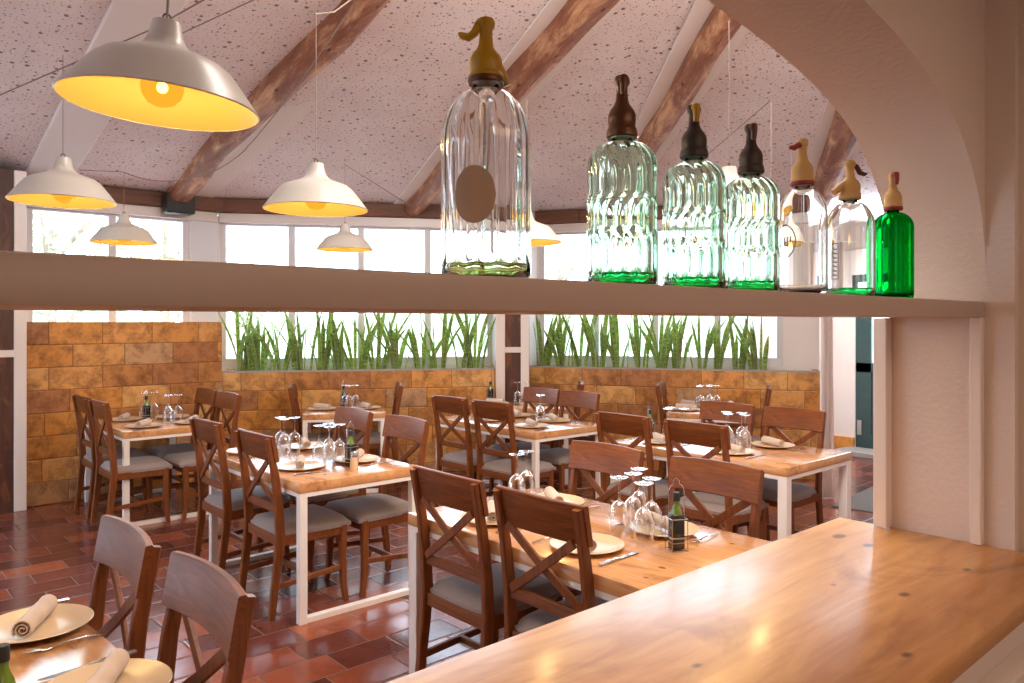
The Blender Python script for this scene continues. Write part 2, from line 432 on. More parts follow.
# bar room shell (behind and around the camera)
struct('wall_near', bx(NB(), -3.2, 5.0, -3.2, -3.05, 0, 2.9), M['wall'])
struct('wall_bar_left', bx(NB(), -3.2, -3.05, -3.05, .7, 0, 2.9), M['wall'])
struct('ceiling_bar', bx(NB(), -3.2, 5.0, -3.2, .7, 2.75, 2.9), M['wall'])

# arch wall
V0, V1 = .70, .95
UJ = 2.334
half = [(UJ,1.62),(UJ,1.75),(2.325,1.83),(2.285,1.935),(2.166,2.068),(2.017,2.155),(1.818,2.218),(1.594,2.262),(1.3,2.298),(.9,2.315)]
def smooth_curve(pts, n=6):
    out = []
    for i in range(len(pts)-1):
        p0 = pts[max(i-1,0)]; p1 = pts[i]; p2 = pts[i+1]; p3 = pts[min(i+2,len(pts)-1)]
        for k in range(n):
            t = k/n
            out.append(tuple(.5*((2*p1[j]) + (-p0[j]+p2[j])*t + (2*p0[j]-5*p1[j]+4*p2[j]-p3[j])*t*t + (-p0[j]+3*p1[j]-3*p2[j]+p3[j])*t**3) for j in (0,1)))
    out.append(pts[-1]); return out
hc = smooth_curve(half)
curve = hc + [(1.8-x, z) for x, z in reversed(hc[:-1])]
ZT = 4.6
poly_top = [(UJ, .96)] + curve + [(-.534, .96)]
bm = NB()
# spandrel as quads between arch curve and top line
pts = poly_top
A = [[bm.verts.new((x, y, z)) for x, z in pts] for y in (V0, V1)]
T = [[bm.verts.new((x, y, ZT)) for x, z in pts] for y in (V0, V1)]
n = len(pts)
for i in range(n-1):
    if abs(pts[i][0]-pts[i+1][0]) > 1e-6:
        bm.faces.new((A[0][i], A[0][i+1], T[0][i+1], T[0][i])); bm.faces.new((A[1][i+1], A[1][i], T[1][i], T[1][i+1]))
        bm.faces.new((T[0][i], T[0][i+1], T[1][i+1], T[1][i]))
    if .96 < min(pts[i][1], pts[i+1][1]) and abs(pts[i][0]-pts[i+1][0]) > 1e-6:
        bm.faces.new((A[0][i+1], A[0][i], A[1][i], A[1][i+1]))
bx(bm, UJ, UJ+.55, V0-.07, V1, 0, ZT)
bx(bm, UJ+.03, UJ+.55, -3.05, V0-.07, 0, ZT)
bx(bm, -3.2, -.534, V0, V1, 0, ZT)
bx(bm, UJ+.55, 8.03, V1-.2, V1, 0, ZT)
bmesh.ops.remove_doubles(bm, verts=bm.verts[:], dist=1e-5)
struct('wall_arch', bm, M['plaster'], smooth=True)
struct('wall_under_counter', bx(NB(), -.534, UJ, V0, V1, 0, .953), M['plaster'])

# white timber lining of the jamb
t = NB()
bx(t, UJ-.026, UJ, V0+.001, V0+.030, 1.001, 1.612, .003)
struct('trim_1', t, M['paint'])
t = NB(); bx(t, UJ-.042, UJ-.0006, V1-.008, V1+.03, 1.001, 1.612, .003)
struct('trim_2', t, M['paint'])
# shelf
t = NB(); bx(t, -.532, UJ-.001, V0, V1, 1.6125, 1.655, .004)
s = obj('bottle_shelf', t, M['shelf'], smooth=True)
tag(s, 'long white painted shelf across the arch carrying the soda siphons', 'shelf')

# outer walls --------------------------------------------------------------
WZ = 2.62
def window_wall(idx, name, p, ang, L, spans, sill, top, wz=PLATE_Z0, mull=.72, thick=.16, mats=None):
    """wall starting at p heading ang; windows in spans (t0,t1)"""
    bm = NB(); last = 0
    for a, b in spans:
        if a > last: bx(bm, last, a, 0, thick, 0, wz)
        bx(bm, a, b, 0, thick, 0, sill); bx(bm, a, b, 0, thick, top, wz); last = b
    if last < L: bx(bm, last, L, 0, thick, 0, wz)
    struct(name, bm, M['wall'], (*p, 0), ang)
    for a, b in spans:
        nn = max(1, round((b-a)/mull)); fr = NB(); d0, d1 = .03, .11
        bx(fr, a, b, d0, d1, sill, sill+.09, .006); bx(fr, a, b, d0, d1, top-.05, top, .006)
        for k in range(nn+1):
            x = a+(b-a)*k/nn; wv = .035 if 0 < k < nn else .03
            x = min(max(x, a+wv), b-wv)
            bx(fr, x-wv, x+wv, d0-.005, d1+.005, sill+.09, top-.05, .004)
        wn = struct('window_%d' % idx[0], fr, M['window_paint'], (*p, 0), ang)
        obj('window_pane', bx(NB(), a+.03, b-.03, .066, .072, sill+.05, top-.03), M['pane'], wn)
        q = along(p, ang, (a+b)/2, .3)
        pt = portal((q[0], q[1], (sill+top)/2), ang, b-a, top-sill)
        idx[0] += 1
idx = [1]
window_wall(idx, 'wall_back_left', (-3.0, 8.15), 0, C1[0]+3.0, [(2.5, 3.6), (1.36+3.0, 2.81+3.0)], 1.1, 2.68)
LL = (Vector(WL1)-Vector(C1)).length
window_wall(idx, 'wall_back_middle', C1, AL, LL, [(.02, LL-.12)], 1.12, 2.68)
LR = (Vector(RC)-Vector(WR0)).length
window_wall(idx, 'wall_back_right', WR0, AR, LR, [(.02, 2.75)], 1.12, 2.68)
g = Vector(WR0)-Vector(WL1)
bm = NB(); bx(bm, -.1, g.length+.1, 0, .16, 0, PLATE_Z1+.02); struct('wall_back_corner', bm, M['wall'], (*WL1, 0), math.atan2(g.y, g.x))
window_wall(idx, 'wall_left', (-3.0, .95), PI/2, 7.2, [(3.9, 6.8)], .5, 2.6)
# right: opening towards the entrance
bm = NB()
bx(bm, 0, .16, .95, 2.45, 0, 2.62); bx(bm, 0, .16, 2.45, 3.93, 2.35, 2.62)
struct('wall_right', bm, M['wall'], (7.88, 0, 0))
bm = NB(); bx(bm, 8.04, 9.66, 1.9, 2.0, 0, 2.6); bx(bm, 8.04, 9.66, 4.75, 4.85, 0, 2.6)
bx(bm, 9.5, 9.66, 4.28, 4.75, 0, 2.6); bx(bm, 9.5, 9.66, 3.36, 4.28, 2.18, 2.6); bx(bm, 9.5, 9.66, 2.0, 3.36, 0, 2.6)
struct('wall_entrance', bm, M['wall'])
struct('ceiling_entrance', bx(NB(), 8.04, 9.66, 1.9, 4.85, 2.6, 2.7), M['wall'])
bm = NB(); bx(bm, 9.46, 9.5, 4.28, 4.75, 0, .17, .003); struct('baseboard_entrance', bm, M['stone'])
# wall plate beams
def plate(name, p, ang, a, b):
    struct(name, bx(NB(), a, b, -.10, .16, PLATE_Z0+.03, PLATE_Z1-.02, .012), M['beam'], (*p, 0), ang)
plate('trim_3', (-3.0, 8.15), 0, 0, C1[0]+3.0-.03)
plate('trim_4', C1, AL, 0.03, LL)
plate('trim_5', WR0, AR, 0, LR-.05)
for nm, p, ang, L in (('trim_6', (-3.0,8.15), 0, C1[0]+3.0), ('trim_7', C1, AL, LL), ('trim_8', WR0, AR, LR)):
    struct(nm, bx(NB(), .02, L-.02, -.05, -.002, 2.65, PLATE_Z0+.028, .004), M['paint'], (*p, 0), ang)

bm = NB(); bx(bm, -.28, -.02, -.02, .17, 1.0, PLATE_Z0+.03, .004); struct('trim_12', bm, M['window_paint'], (*C1, 0), 0)
bm = NB(); bx(bm, -.09, .09, -.115, .17, PLATE_Z0+.03, PLATE_Z1-.02, .01); struct('trim_13', bm, M['beam'], (*C1, 0), AL/2)
# door to the outside (hinged on the wall at x=9.5)
bm = NB()
y0, y1 = 3.36, 4.28
for a, b, c, d in ((y0,y1,0.0,.22),(y0,y1,.98,1.10),(y0,y1,2.08,2.18),(y0,y0+.12,.22,2.08),(y1-.19,y1,.22,2.08),((y0+y1)/2-.05,(y0+y1)/2+.05,.22,.98)):
    bx(bm, 9.52, 9.57, a, b, c, d, .004)
bx(bm, 9.535, 9.555, y0+.12, y1-.12, .22, .98)
dr = struct('door_1', bm, M['teal'])
obj('door_pane', bx(NB(), 9.54, 9.546, y0+.11, y1-.11, 1.09, 2.09), M['pane'], dr)
for hz in (.30, 1.75):
    hb = NB(); bx(hb, 9.505, 9.52, y1-.075, y1-.035, hz-.09, hz+.09, .003); tube(hb, [(9.51,y1-.03,hz-.09),(9.51,y1-.03,hz+.09)], .009, 8)
    obj('door_hinge', hb, M['step'], dr, smooth=True)
bm = NB(); bx(bm, 9.1, 9.5, 3.2, 4.36, 0, .06, .006); o = struct('floor_step', bm, M['step'])
area('entrance_fill_light', (8.8, 3.4, 2.56), (0,0,0), .5, .5, 30, (1,.95,.9))  # unseen fill added to brighten the entrance passage
portal((9.9, 3.86, 1.6), -PI/2, .8, 1.0)

# stone walls and planters -------------------------------------------------
bm = NB(); bx(bm, 0, P1[0]-P0u, 0, .14, 0, 1.60, .004)
struct('wall_stone_tall', bm, M['stone'], (P0u, 7.75, 0))
def planter(name, p, ang, L):
    bm = NB(); bx(bm, 0, L, 0, .08, .1, 1.20, .004); bx(bm, L-.06, L, .08, .37, .1, 1.20); bx(bm, 0, .06, .08, .37, .1, 1.20)
    o = struct(name, bm, M['stone'], (*p, -.1), ang)
    st = struct(name+'_soil', bx(NB(), .06, L-.06, .08, .36, .9, 1.03), M['soil'], (*p, 0), ang)
    st['kind'] = 'stuff'; st['label'] = 'dark potting soil in the stone planter under the %s snake plants' % ('left' if 'left' in name else 'right'); st['category'] = 'soil'
    t = NB(); bx(t, -.002, L+.002, -.006, .0, 1.085, 1.104); struct('trim_9' if 'left' in name else 'trim_10', t, M['step'], (*p, 0), ang)
PLL, PRL = 2.80, 3.07
planter('wall_planter_left', P1, AL, PLL)
planter('wall_planter_right', PR, AR, PRL)

# timber-clad pillars
def pillar(name, p, ang, w, d, boards, bars, h=2.88):
    bm = NB(); bx(bm, 0, w, 0, d, 0, h); o = struct(name, bm, M['dark_board'], (*p, 0), ang)
    t = NB()
    for a, b in boards: bx(t, a, b, -.03, .0, 0, h, .004)
    for z in bars: bx(t, 0, w, -.024, 0, z-.03, z+.03, .003)
    q = obj('pillar_trim', t, M['paint'], o)
p = cam2w(-.175, 8.33)
pillar('pillar_middle', p, math.radians(-2)-TH, .36, .3, [(0, .10), (.27, .36)], [1.30])
pillar('pillar_left', (.55, 7.66), 0, .73, .36, [(0, .09), (.64, .73)], [1.334])

# rafters ------------------------------------------------------------------
def rafter(foot, label, r0, r1, seed, shift=0, end=.97):
    rnd = random.Random(seed)
    a = Vector((foot[0], foot[1], EZ-.05)); b = APEX + Vector((CT*shift,-ST*shift,-.08))
    d = (b-a)*end; L = d.length
    bm = NB(); N = 40; seg = 14; rings = []
    ph = [rnd.uniform(0, 6.28) for _ in range(6)]
    for i in range(N+1):
        t = i/N; x = L*t
        cyy = .02*math.sin(x*1.7+ph[0])+.012*math.sin(x*4+ph[1]); czz = .012*math.sin(x*2.1+ph[2])
        r = r0+(r1-r0)*t
        ring = []
        for k in range(seg):
            an = 2*PI*k/seg
            rr = r*(1+.06*math.sin(2*an+ph[3]+x*.6)+.05*math.sin(3*an+x*2.3+ph[4])+.03*math.sin(x*7+an*2+ph[5]))
            sq = 1/max(abs(math.cos(an)), abs(math.sin(an)))**.35
            ring.append(bm.verts.new((x, cyy+rr*sq*math.cos(an), czz+rr*sq*math.sin(an))))
        rings.append(ring)
    for p_, q_ in zip(rings, rings[1:]):
        for k in range(seg): bm.faces.new((p_[k], p_[(k+1)%seg], q_[(k+1)%seg], q_[k]))
    bm.faces.new(rings[0]); bm.faces.new(rings[-1])
    q = d.to_track_quat('X', 'Z')
    o = obj('ceiling_beam', bm, M['log'], smooth='all'); o.location = a; o.rotation_euler = q.to_euler()
    tag(o, label, 'beam', 'rough log rafters')
    bm = NB(); side = d.cross(Vector((0,0,1))).normalized()
    off = side*(-.17 if seed == 1 else -.02); bar(bm, [a+off+Vector((0,0,.046)), b+off+Vector((0,0,.07))], .46, .016, side)
    struct('trim_%d' % (20+seed), bm, M['wall']); return o
rafter(fA, 'rough log rafter ending above the far window behind the enamel lamps', .095, .11, 1, -.42)
rafter(fB, 'rough log rafter passing behind the tall clear siphon with yellow head', .10, .12, 2)
rafter(fC, 'rough log rafter rising behind the second and third soda siphons', .095, .115, 3, -.15)
rafter((7.83, 3.95), 'short visible log rafter beside the arch behind the cream-headed siphons', .10, .125, 4)
# white boxed rafter at the left
a = ceil_hit(42, 186); b = ceil_hit(150, 0, .03)
d = b-a; b = a + d*1.25
bm = NB(); bar(bm, [a+Vector((0,0,-.0)), b], .34, .05, Vector((1,-.6,0)))
struct('trim_11', bm, M['wall'])
# iron bracket at the foot of the first rafter
bm = NB(); bx(bm, -.14, .14, -.24, -.09, -.13, .07, .015)
br = obj('rafter_bracket', bm, M['black'], loc=(fA[0]+.02, fA[1]-.02, PLATE_Z1-.11)); tag(br, 'black iron bracket on the wall beam under the left log rafter', 'bracket')

# ------------------------------------------------------------------ counter
cnt = thing('bar_counter', 'long polished pine bar counter with knots in front of the arch', 'counter', (0,0,0))
bm = NB(); bx(bm, -.5, UJ-.002, .50, 1.10, .955, 1.0, .007, 3); obj('worktop', bm, M['pine_x'], cnt, smooth=True)
bm = NB(); bx(bm, -.5, UJ-.002, .55, V0-.004, .06, .953, .003)
for a in (-.45, .25, .95, 1.65):
    bx(bm, a, a+.62, .535, .551, .72, .80, .004); bx(bm, a, a+.62, .535, .551, .12, .20, .004)
    bx(bm, a, a+.07, .535, .551, .2, .72, .004); bx(bm, a+.55, a+.62, .535, .551, .2, .72, .004)
bx(bm, -.5, UJ-.002, .525, .551, .88, .953, .004)
obj('front_panel', bm, M['paint'], cnt)
bm = NB(); bx(bm, -.5, UJ-.002, .57, V0-.004, 0, .06); obj('plinth', bm, M['dark_board'], cnt)

# ------------------------------------------------------------------ tables
TABLES = {   # near corner (x,y), size x, size y, rot, phrase
 'T1': (1.72, 6.44, .78, 1.22, 0, 'table against the tall stone wall'),
 'T2': (1.86, 3.76, .76, 1.30, 0, 'table in front of the tall-wall table'),
 'T3': (1.94, 1.50, .80, 1.375, 0, 'table just behind the pine counter'),
 'T5': (4.18, 2.28, .84, 1.36, 0, 'table beside the shelf post'),
 'T6': (4.06, 4.28, .78, 1.30, 0, 'table before the middle pillar'),
}
def make_table(key, loc, rz, sx, sy, label):
    t = thing('dining_table', label, 'table', (*loc, 0), rz, 'dining tables')
    H, TK, L = .75, .055, (.058 if key in ('T3','T5') else .044)
    bm = NB(); bx(bm, 0, sx, 0, sy, H-TK, H, .006, 2); obj('tabletop', bm, M['pine_y'], t, smooth=True)
    for x in (.004, sx-L-.004):
        for y in (.004, sy-L-.004):
            obj('leg', bx(NB(), x, x+L, y, y+L, 0, H-TK-.022, .003), M['metal_white'], t)
    bm = NB()
    bx(bm, .004, sx-.004, .004, .044, H-TK-.022, H-TK); bx(bm, .004, sx-.004, sy-.044, sy-.004, H-TK-.022, H-TK)
    bx(bm, .004, .044, .044, sy-.044, H-TK-.022, H-TK); bx(bm, sx-.044, sx-.004, .044, sy-.044, H-TK-.022, H-TK)
    obj('top_frame', bm, M['metal_white'], t)
    for y in (.012, sy-.056):
        obj('floor_bar', bx(NB(), L+.004, sx-L-.004, y, y+.044, 0, .03, .002), M['metal_white'], t)
    return t
TL = {
 'T1': 'pine-topped white steel table pushed against the tall stone wall',
 'T2': 'pine-topped white steel table fully visible beside the two near empty chairs',
 'T3': 'pine-topped white steel table directly behind the bar counter with dark oil bottle',
 'T4': 'pine table cut by the lower left corner of the photo with cream plates',
 'T5': 'pine-topped table ending beside the white shelf post, five upturned glasses on it',
 'T6': 'pine-topped table in the room centre, one thick white leg facing the viewer',
 'T7': 'small pine-topped table before the planter beside the tall stone wall',
 'T8': 'small pine-topped table standing before the brown and white middle pillar',
 'T9': 'small pine-topped table before the planter next to the curtain',
}
for k, (x, y, sx, sy, rz, ph) in TABLES.items(): make_table(k, (x, y), rz, sx, sy, TL[k])
T4R = math.radians(4)
T4o = (-.125, 1.25)
make_table('T4', T4o, T4R, .76, 1.33, TL['T4'])
T7p = cam2w(-1.93, 7.08); T8p = cam2w(-.36, 7.62); T9p = cam2w(1.45, 7.25)
A8 = math.radians(-3)-TH
make_table('T7', T7p, AL, .76, .68, TL['T7'])
make_table('T8', T8p, A8, .92, .66, TL['T8'])
make_table('T9', T9p, AR, .74, .78, TL['T9'])

# ------------------------------------------------------------------ chairs
def make_chair(label):
    t = thing('dining_chair', label, 'chair', (0,0,0), 0, 'cross-back dining chairs')
    HX = .205
    post = [(0,0),(.012,.12),(.035,.30),(.048,.45),(.040,.60),(.018,.78),(-.022,.975)]
    for s in (-1, 1):
        bm = NB(); bar(bm, [(x, s*HX, z) for x, z in post], [.036,.04,.046,.05,.046,.04,.03], .03, Vector((1,0,0)))
        obj('rear_leg', bm, M['brown'], t, smooth=True)
        bm = NB(); bar(bm, [(.445, s*.212, 0), (.430, s*.207, .1), (.425, s*.205, .25), (.428, s*.205, .44)], [.03,.034,.04,.044], [.028,.032,.036,.04], Vector((1,0,0)))
        obj('front_leg', bm, M['brown'], t, smooth=True)
    # seat frame
    bm = NB()
    bx(bm, .05, .43, -.215, -.19, .385, .44, .003); bx(bm, .05, .43, .19, .215, .385, .44, .003)
    bx(bm, .43, .452, -.215, .215, .385, .44, .003); bx(bm, .035, .06, -.19, .19, .385, .44, .003)
    obj('seat_frame', bm, M['brown_y'], t)
    # cushion with a domed top
    bm = NB(); NX, NY = 14, 14; grid = []
    for i in range(NX+1):
        rowv = []
        for j in range(NY+1):
            a, b = i/NX*2-1, j/NY*2-1
            ra, rb = a*math.sqrt(1-b*b*.10), b*math.sqrt(1-a*a*.10)
            x = .262+ra*.222; wy = .222+.012*ra
            e = max(abs(a), abs(b))
            z = .484+.018*(1-a*a)*(1-b*b) - (.030*((e-.80)/.20)**2 if e > .80 else 0)
            rowv.append(bm.verts.new((x, rb*wy, z)))
        grid.append(rowv)
    for i in range(NX):
        for j in range(NY): bm.faces.new((grid[i][j], grid[i+1][j], grid[i+1][j+1], grid[i][j+1]))
    loop = [grid[i][0] for i in range(NX+1)]+[grid[NX][j] for j in range(1,NY+1)]+[grid[i][NY] for i in range(NX-1,-1,-1)]+[grid[0][j] for j in range(NY-1,0,-1)]
    low = [bm.verts.new((v.co.x, v.co.y, .432)) for v in loop]
    n = len(loop)
    for i in range(n): bm.faces.new((loop[i], loop[(i+1)%n], low[(i+1)%n], low[i]))
    bm.faces.new(low)
    obj('seat', bm, M['fabric'], t, smooth=True)
    # curved top rail (bowed to the rear)
    bm = NB(); N = 16; rings = []
    for j in range(N+1):
        y = -.226+.452*j/N; q = 1-(y/.226)**2; bow = -.024*q
        zt = .985+.006*q; zb = .845+.004*q
        x_t, x_b = -.024+bow+.012, .000+bow+.012
        th = .022
        c = .004
        rings.append([bm.verts.new(v) for v in ((x_b, y, zb+c), (x_b+c, y, zb), (x_b+th-c, y, zb), (x_b+th, y, zb+c), (x_t+th, y, zt-c), (x_t+th-c, y, zt), (x_t+c, y, zt), (x_t, y, zt-c))])
    for p_, q_ in zip(rings, rings[1:]):
        for k in range(8): bm.faces.new((p_[k], p_[(k+1)%8], q_[(k+1)%8], q_[k]))
    bm.faces.new(rings[0]); bm.faces.new(list(reversed(rings[-1])))
    obj('top_rail', bm, M['brown_y'], t, smooth=True)
    bm = NB(); bar(bm, [(.042,-.195,.585),(.030,0,.590),(.042,.195,.585)], .02, .045, Vector((1,0,0))); obj('lower_rail', bm, M['brown_y'], t, smooth=True)
    for s in (-1, 1):
        o = .006*s
        bm = NB(); bar(bm, [(.036+o, -s*.185, .60), (.012+o, 0, .725), (-.002+o, s*.175, .852)], .013, .034, Vector((1,0,0)))
        obj('cross_slat', bm, M['brown'], t, smooth=True)
    for s in (-1, 1):
        bm = NB(); bar(bm, [(.028, s*.205, .17), (.425, s*.205, .20)], .02, .03, Vector((0,1,0))); obj('stretcher', bm, M['brown'], t, smooth=True)
    bm = NB(); bar(bm, [(.23, -.20, .186), (.23, .20, .186)], .03, .02, Vector((0,0,1))); obj('stretcher', bm, M['brown_y'], t, smooth=True)
    return t
CH = []   # (x, y, heading of the chair's front, label)
def seat(x, y, ang, label): CH.append((x, y, ang, label))
W = {'T1': 'the stone wall table', 'T2': 'the left-of-centre table', 'T3': 'the table behind the counter', 'T4': 'the cut-off corner table', 'T5': 'the shelf post table', 'T6': 'the room-centre table'}
SEATS = {   # table: side -> centres along y ; u offset of the rear legs
 'T1': ((1.60, (6.62, 7.16)), (2.60, (6.60, 7.10))),
 'T2': ((1.79, (4.15, 4.88)), (2.78, (4.14, 4.80))),
 'T3': ((1.893, (1.975, 2.52)), (2.90, (1.92, 2.55))),
 'T5': ((3.97, (2.765, 3.34)), (5.10, (2.73, 3.27))),
 'T6': ((3.84, (4.53, 5.07)), (4.95, (4.66, 5.14))),
}
names = {(0,0): 'window-facing side, nearer seat', (0,1): 'window-facing side, farther seat', (1,0): 'opposite side, nearer seat', (1,1): 'opposite side, farther seat'}
def seat_phrase(k, side, i):
    return ('near' if i == 0 else 'far') + (' left' if side == 0 else ' right') + ' place of ' + W[k]
for k, sides in SEATS.items():
    for side, (u, vs_) in enumerate(sides):
        for i, v in enumerate(vs_):
            seat(u, v, 0 if side == 0 else PI, 'brown cross-back chair, ' + seat_phrase(k, side, i))
seat(.70, 1.92, PI, 'dark brown chair back beside the corner plates, lower of two at the photo bottom')
seat(.665, 2.47, PI, 'dark brown chair back standing higher of the two at the photo bottom left')
q = cam2w(-2.13, 7.50); seat(*q, AL, 'dark brown chair seen edge-on, left end of the small table before the planter')
q = cam2w(-1.13, 7.66); seat(*q, AL+PI, 'dark brown chair seen edge-on, right end of the small table before the planter')
q = cam2w(.69, 7.83); seat(*q, A8+PI, 'dark brown chair seen edge-on at the small table before the middle pillar')
q = cam2w(1.50, 7.72); seat(*q, AR, 'dark brown chair seen edge-on, left end of the small table near the curtain')
q = cam2w(2.44, 7.34); seat(*q, AR+PI, 'dark brown chair seen edge-on, right end of the small table near the curtain')
proto = None
for x, y, a, lab in CH:
    if proto is None:
        proto = make_chair(lab); proto.location = (x, y, 0); proto.rotation_euler = (0,0,a)
    else: dup(proto, (x, y, 0), a, lab)

# ------------------------------------------------------------------ tableware
TZ = .75
def mk_plate(label):
    bm = NB(); lathe(bm, [(.075,0),(.082,.002),(.105,.007),(.138,.016),(.141,.018),(.139,.020),(.105,.0115),(.085,.007),(.06,.006),(.001,.006)], 48)
    return tag(obj('dinner_plate', bm, M['plate'], smooth=True), label, 'plate', 'cream dinner plates')
def mk_napkin(label):
    bm = NB(); turns, N = 2.6, 60; L = .20
    prof = []
    for i in range(N+1):
        t = i/N; a = 2*PI*turns*t; r = .006+.022*t; prof.append((r*math.cos(a), r*math.sin(a)))
    th = .004
    inn = []
    for i, (x, z) in enumerate(prof):
        r = math.hypot(x, z); inn.append((x*(r-th)/r, z*(r-th)/r))
    R = []
    K = 8
    for k in range(K+1):
        y = -L/2+L*k/K; s = 1+.10*(k/K-.5)
        wob = .0015*math.sin(k*2.1)
        R.append(([bm.verts.new((x*s+wob, y, z*s)) for x, z in prof], [bm.verts.new((x*s+wob, y, z*s)) for x, z in inn]))
    for (o0, i0), (o1, i1) in zip(R, R[1:]):
        for i in range(N):
            bm.faces.new((o0[i], o0[i+1], o1[i+1], o1[i])); bm.faces.new((i0[i+1], i0[i], i1[i], i1[i+1]))
        bm.faces.new((o0[N], i0[N], i1[N], o1[N]))
    for o0, i0 in (R[0], R[-1]):
        for i in range(N): bm.faces.new((o0[i], i0[i], i0[i+1], o0[i+1]))
    return tag(obj('rolled_napkin', bm, M['napkin'], smooth=True), label, 'napkin', 'rolled linen napkins')
def mk_fork(label):
    bm = NB()
    bar(bm, [(-.10,0,.003),(-.05,0,.008),(0,0,.008),(.03,0,.004)], [.002]*4, [.011,.008,.006,.01], Vector((0,0,1)))
    bar(bm, [(.03,0,.004),(.045,0,.004),(.055,0,.006)], .002, [.012,.022,.024], Vector((0,0,1)))
    for k in (-1.5,-.5,.5,1.5): bar(bm, [(.053,k*.006,.006),(.075,k*.006,.009),(.095,k*.006,.010)], .002, [.0036,.0032,.002], Vector((0,0,1)))
    return tag(obj('fork', bm, M['steel'], smooth=True), label, 'fork', 'steel forks')
def mk_knife(label):
    bm = NB(); bar(bm, [(-.11,0,.005),(-.06,0,.006),(0,0,.005)], [.007,.008,.006], [.014,.016,.012], Vector((0,0,1)))
    bar(bm, [(0,0,.004),(.03,0.002,.004),(.08,.002,.004),(.105,-.003,.003),(.112,-.006,.003)], .0016, [.013,.018,.019,.012,.003], Vector((0,0,1)))
    return tag(obj('table_knife', bm, M['steel'], smooth=True), label, 'knife', 'steel table knives')
def mk_glass(label):
    g = thing('wine_glass', label, 'glass', (0,0,0), 0, 'upturned wine glasses')
    bm = NB(); lathe(bm, [(.036,0),(.040,.024),(.043,.054),(.042,.084),(.034,.110),(.018,.127),(.007,.134),(.0045,.142)], 28, closed_bottom=False, closed_top=False)
    obj('bowl', bm, M['goblet'], g, smooth='all')
    bm = NB(); lathe(bm, [(.0045,.134),(.0038,.155),(.0038,.20),(.0046,.216),(.007,.221)], 12); obj('stem', bm, M['goblet'], g, smooth='all')
    bm = NB(); lathe(bm, [(.006,.219),(.030,.225),(.037,.2265),(.037,.230),(.006,.231)], 28); obj('foot', bm, M['goblet'], g, smooth='all')
    return g
def mk_oil(label):
    g = thing('oil_bottle', label, 'bottle', (0,0,0), 0, 'table oil bottles')
    bm = NB(); bx(bm, -.024, .024, -.024, .024, .004, .135, .006, 3); obj('bottle_body', bm, M['oil'], g, smooth=True)
    bm = NB(); lathe(bm, [(.023,.134),(.02,.146),(.012,.166),(.011,.185)], 20); obj('bottle_neck', bm, M['oil_neck'], g, smooth=True)
    bm = NB(); lathe(bm, [(.0135,.183),(.0135,.212),(.012,.214)], 20); obj('cap', bm, M['black'], g, smooth=True)
    bm = NB(); bx(bm, -.0246, .0246, -.0246, .0246, .045, .051); bx(bm, -.0246, .0246, -.0246, .0246, .028, .031); obj('label_band', bm, M['label'], g)
    return g
def mk_caddy(label):
    g = thing('cruet_stand', label, 'cruet stand', (0,0,0), 0, 'wire cruet stands')
    bm = NB(); s = .031
    for z in (.002, .05, .12):
        tube(bm, [(-s,-s,z),(s,-s,z),(s,s,z),(-s,s,z),(-s,-s,z)], .0017, 6)
    for a in (-s, s):
        for b in (-s, s): tube(bm, [(a,b,.002),(a,b,.12)], .0017, 6)
    obj('basket', bm, M['chrome_wire'], g, smooth=True)
    bm = NB(); tube(bm, [(-s,0,.05),(-s,0,.22),(-.024,0,.238),(-.012,0,.246),(-.012,0,.256),(0,0,.268),(.012,0,.256),(.012,0,.246),(.024,0,.238),(s,0,.22),(s,0,.05)], .0019, 6)
    obj('loop_handle', bm, M['chrome_wire'], g, smooth=True)
    return g
def mk_shaker(label):
    g = thing('salt_shaker', label, 'shaker', (0,0,0), 0)
    bm = NB(); lathe(bm, [(.024,0),(.025,.004),(.021,.06),(.018,.078)], 20); obj('shaker_body', bm, M['salt'], g, smooth=True)
    bm = NB(); lathe(bm, [(.02,.077),(.021,.094),(.014,.106),(.004,.11)], 20); obj('shaker_cap', bm, M['steel'], g, smooth=True)
    return g
PR_ = {}
def put(kind, mk, x, y, z, rz, label):
    if kind not in PR_:
        o = mk(label); PR_[kind] = o; o.location = (x, y, z); o.rotation_euler = (0,0,rz)
    else: o = dup(PR_[kind], (x, y, z), rz, label)
    return o
def place(x, y, ang, phrase, nrot, knife=True, fork=True):
    """place setting; ang = direction the sitter looks"""
    put('plate', mk_plate, x, y, TZ, 0, 'cream dinner plate at ' + phrase)
    put('napkin', mk_napkin, x, y, TZ+.036, nrot, 'rolled beige napkin at ' + phrase)
    c, s = math.cos(ang), math.sin(ang)
    for nm, mk, side in (('fork', mk_fork, 1), ('knife', mk_knife, -1)):
        if (nm == 'knife' and not knife) or (nm == 'fork' and not fork): continue
        ox, oy = -s*.175*side, c*.175*side
        put(nm, mk, x+ox-.02*c, y+oy-.02*s, TZ+.0005, ang+random.uniform(-.06,.06), ('steel fork at ' if nm == 'fork' else 'steel table knife at ') + phrase)
rr = random.Random(3)
for k, sides in SEATS.items():
    x0, y0, sx, sy, rz, ph = TABLES[k]
    for side, (u, vs_) in enumerate(sides):
        for i, v in enumerate(vs_):
            x = x0+.20 if side == 0 else x0+sx-.20
            place(x, v, 0 if side == 0 else PI, seat_phrase(k, side, i), -.55+rr.uniform(-.28,.28))
def loc4(lx, ly, o=None, r=None):
    o = o or T4o; r = T4R if r is None else r
    return (o[0]+lx*math.cos(r)-ly*math.sin(r), o[1]+lx*math.sin(r)+ly*math.cos(r))
p = loc4(.645, 1.175); place(*p, PI+T4R, 'the far place of the cut-off corner table', -.5)
p = loc4(.65, .64); place(*p, PI+T4R, 'the near place of the cut-off corner table', -.55)
p = loc4(.20, 1.07); put('plate', mk_plate, *p, TZ, 0, 'cream dinner plate at the photo edge, across the cut-off corner table')
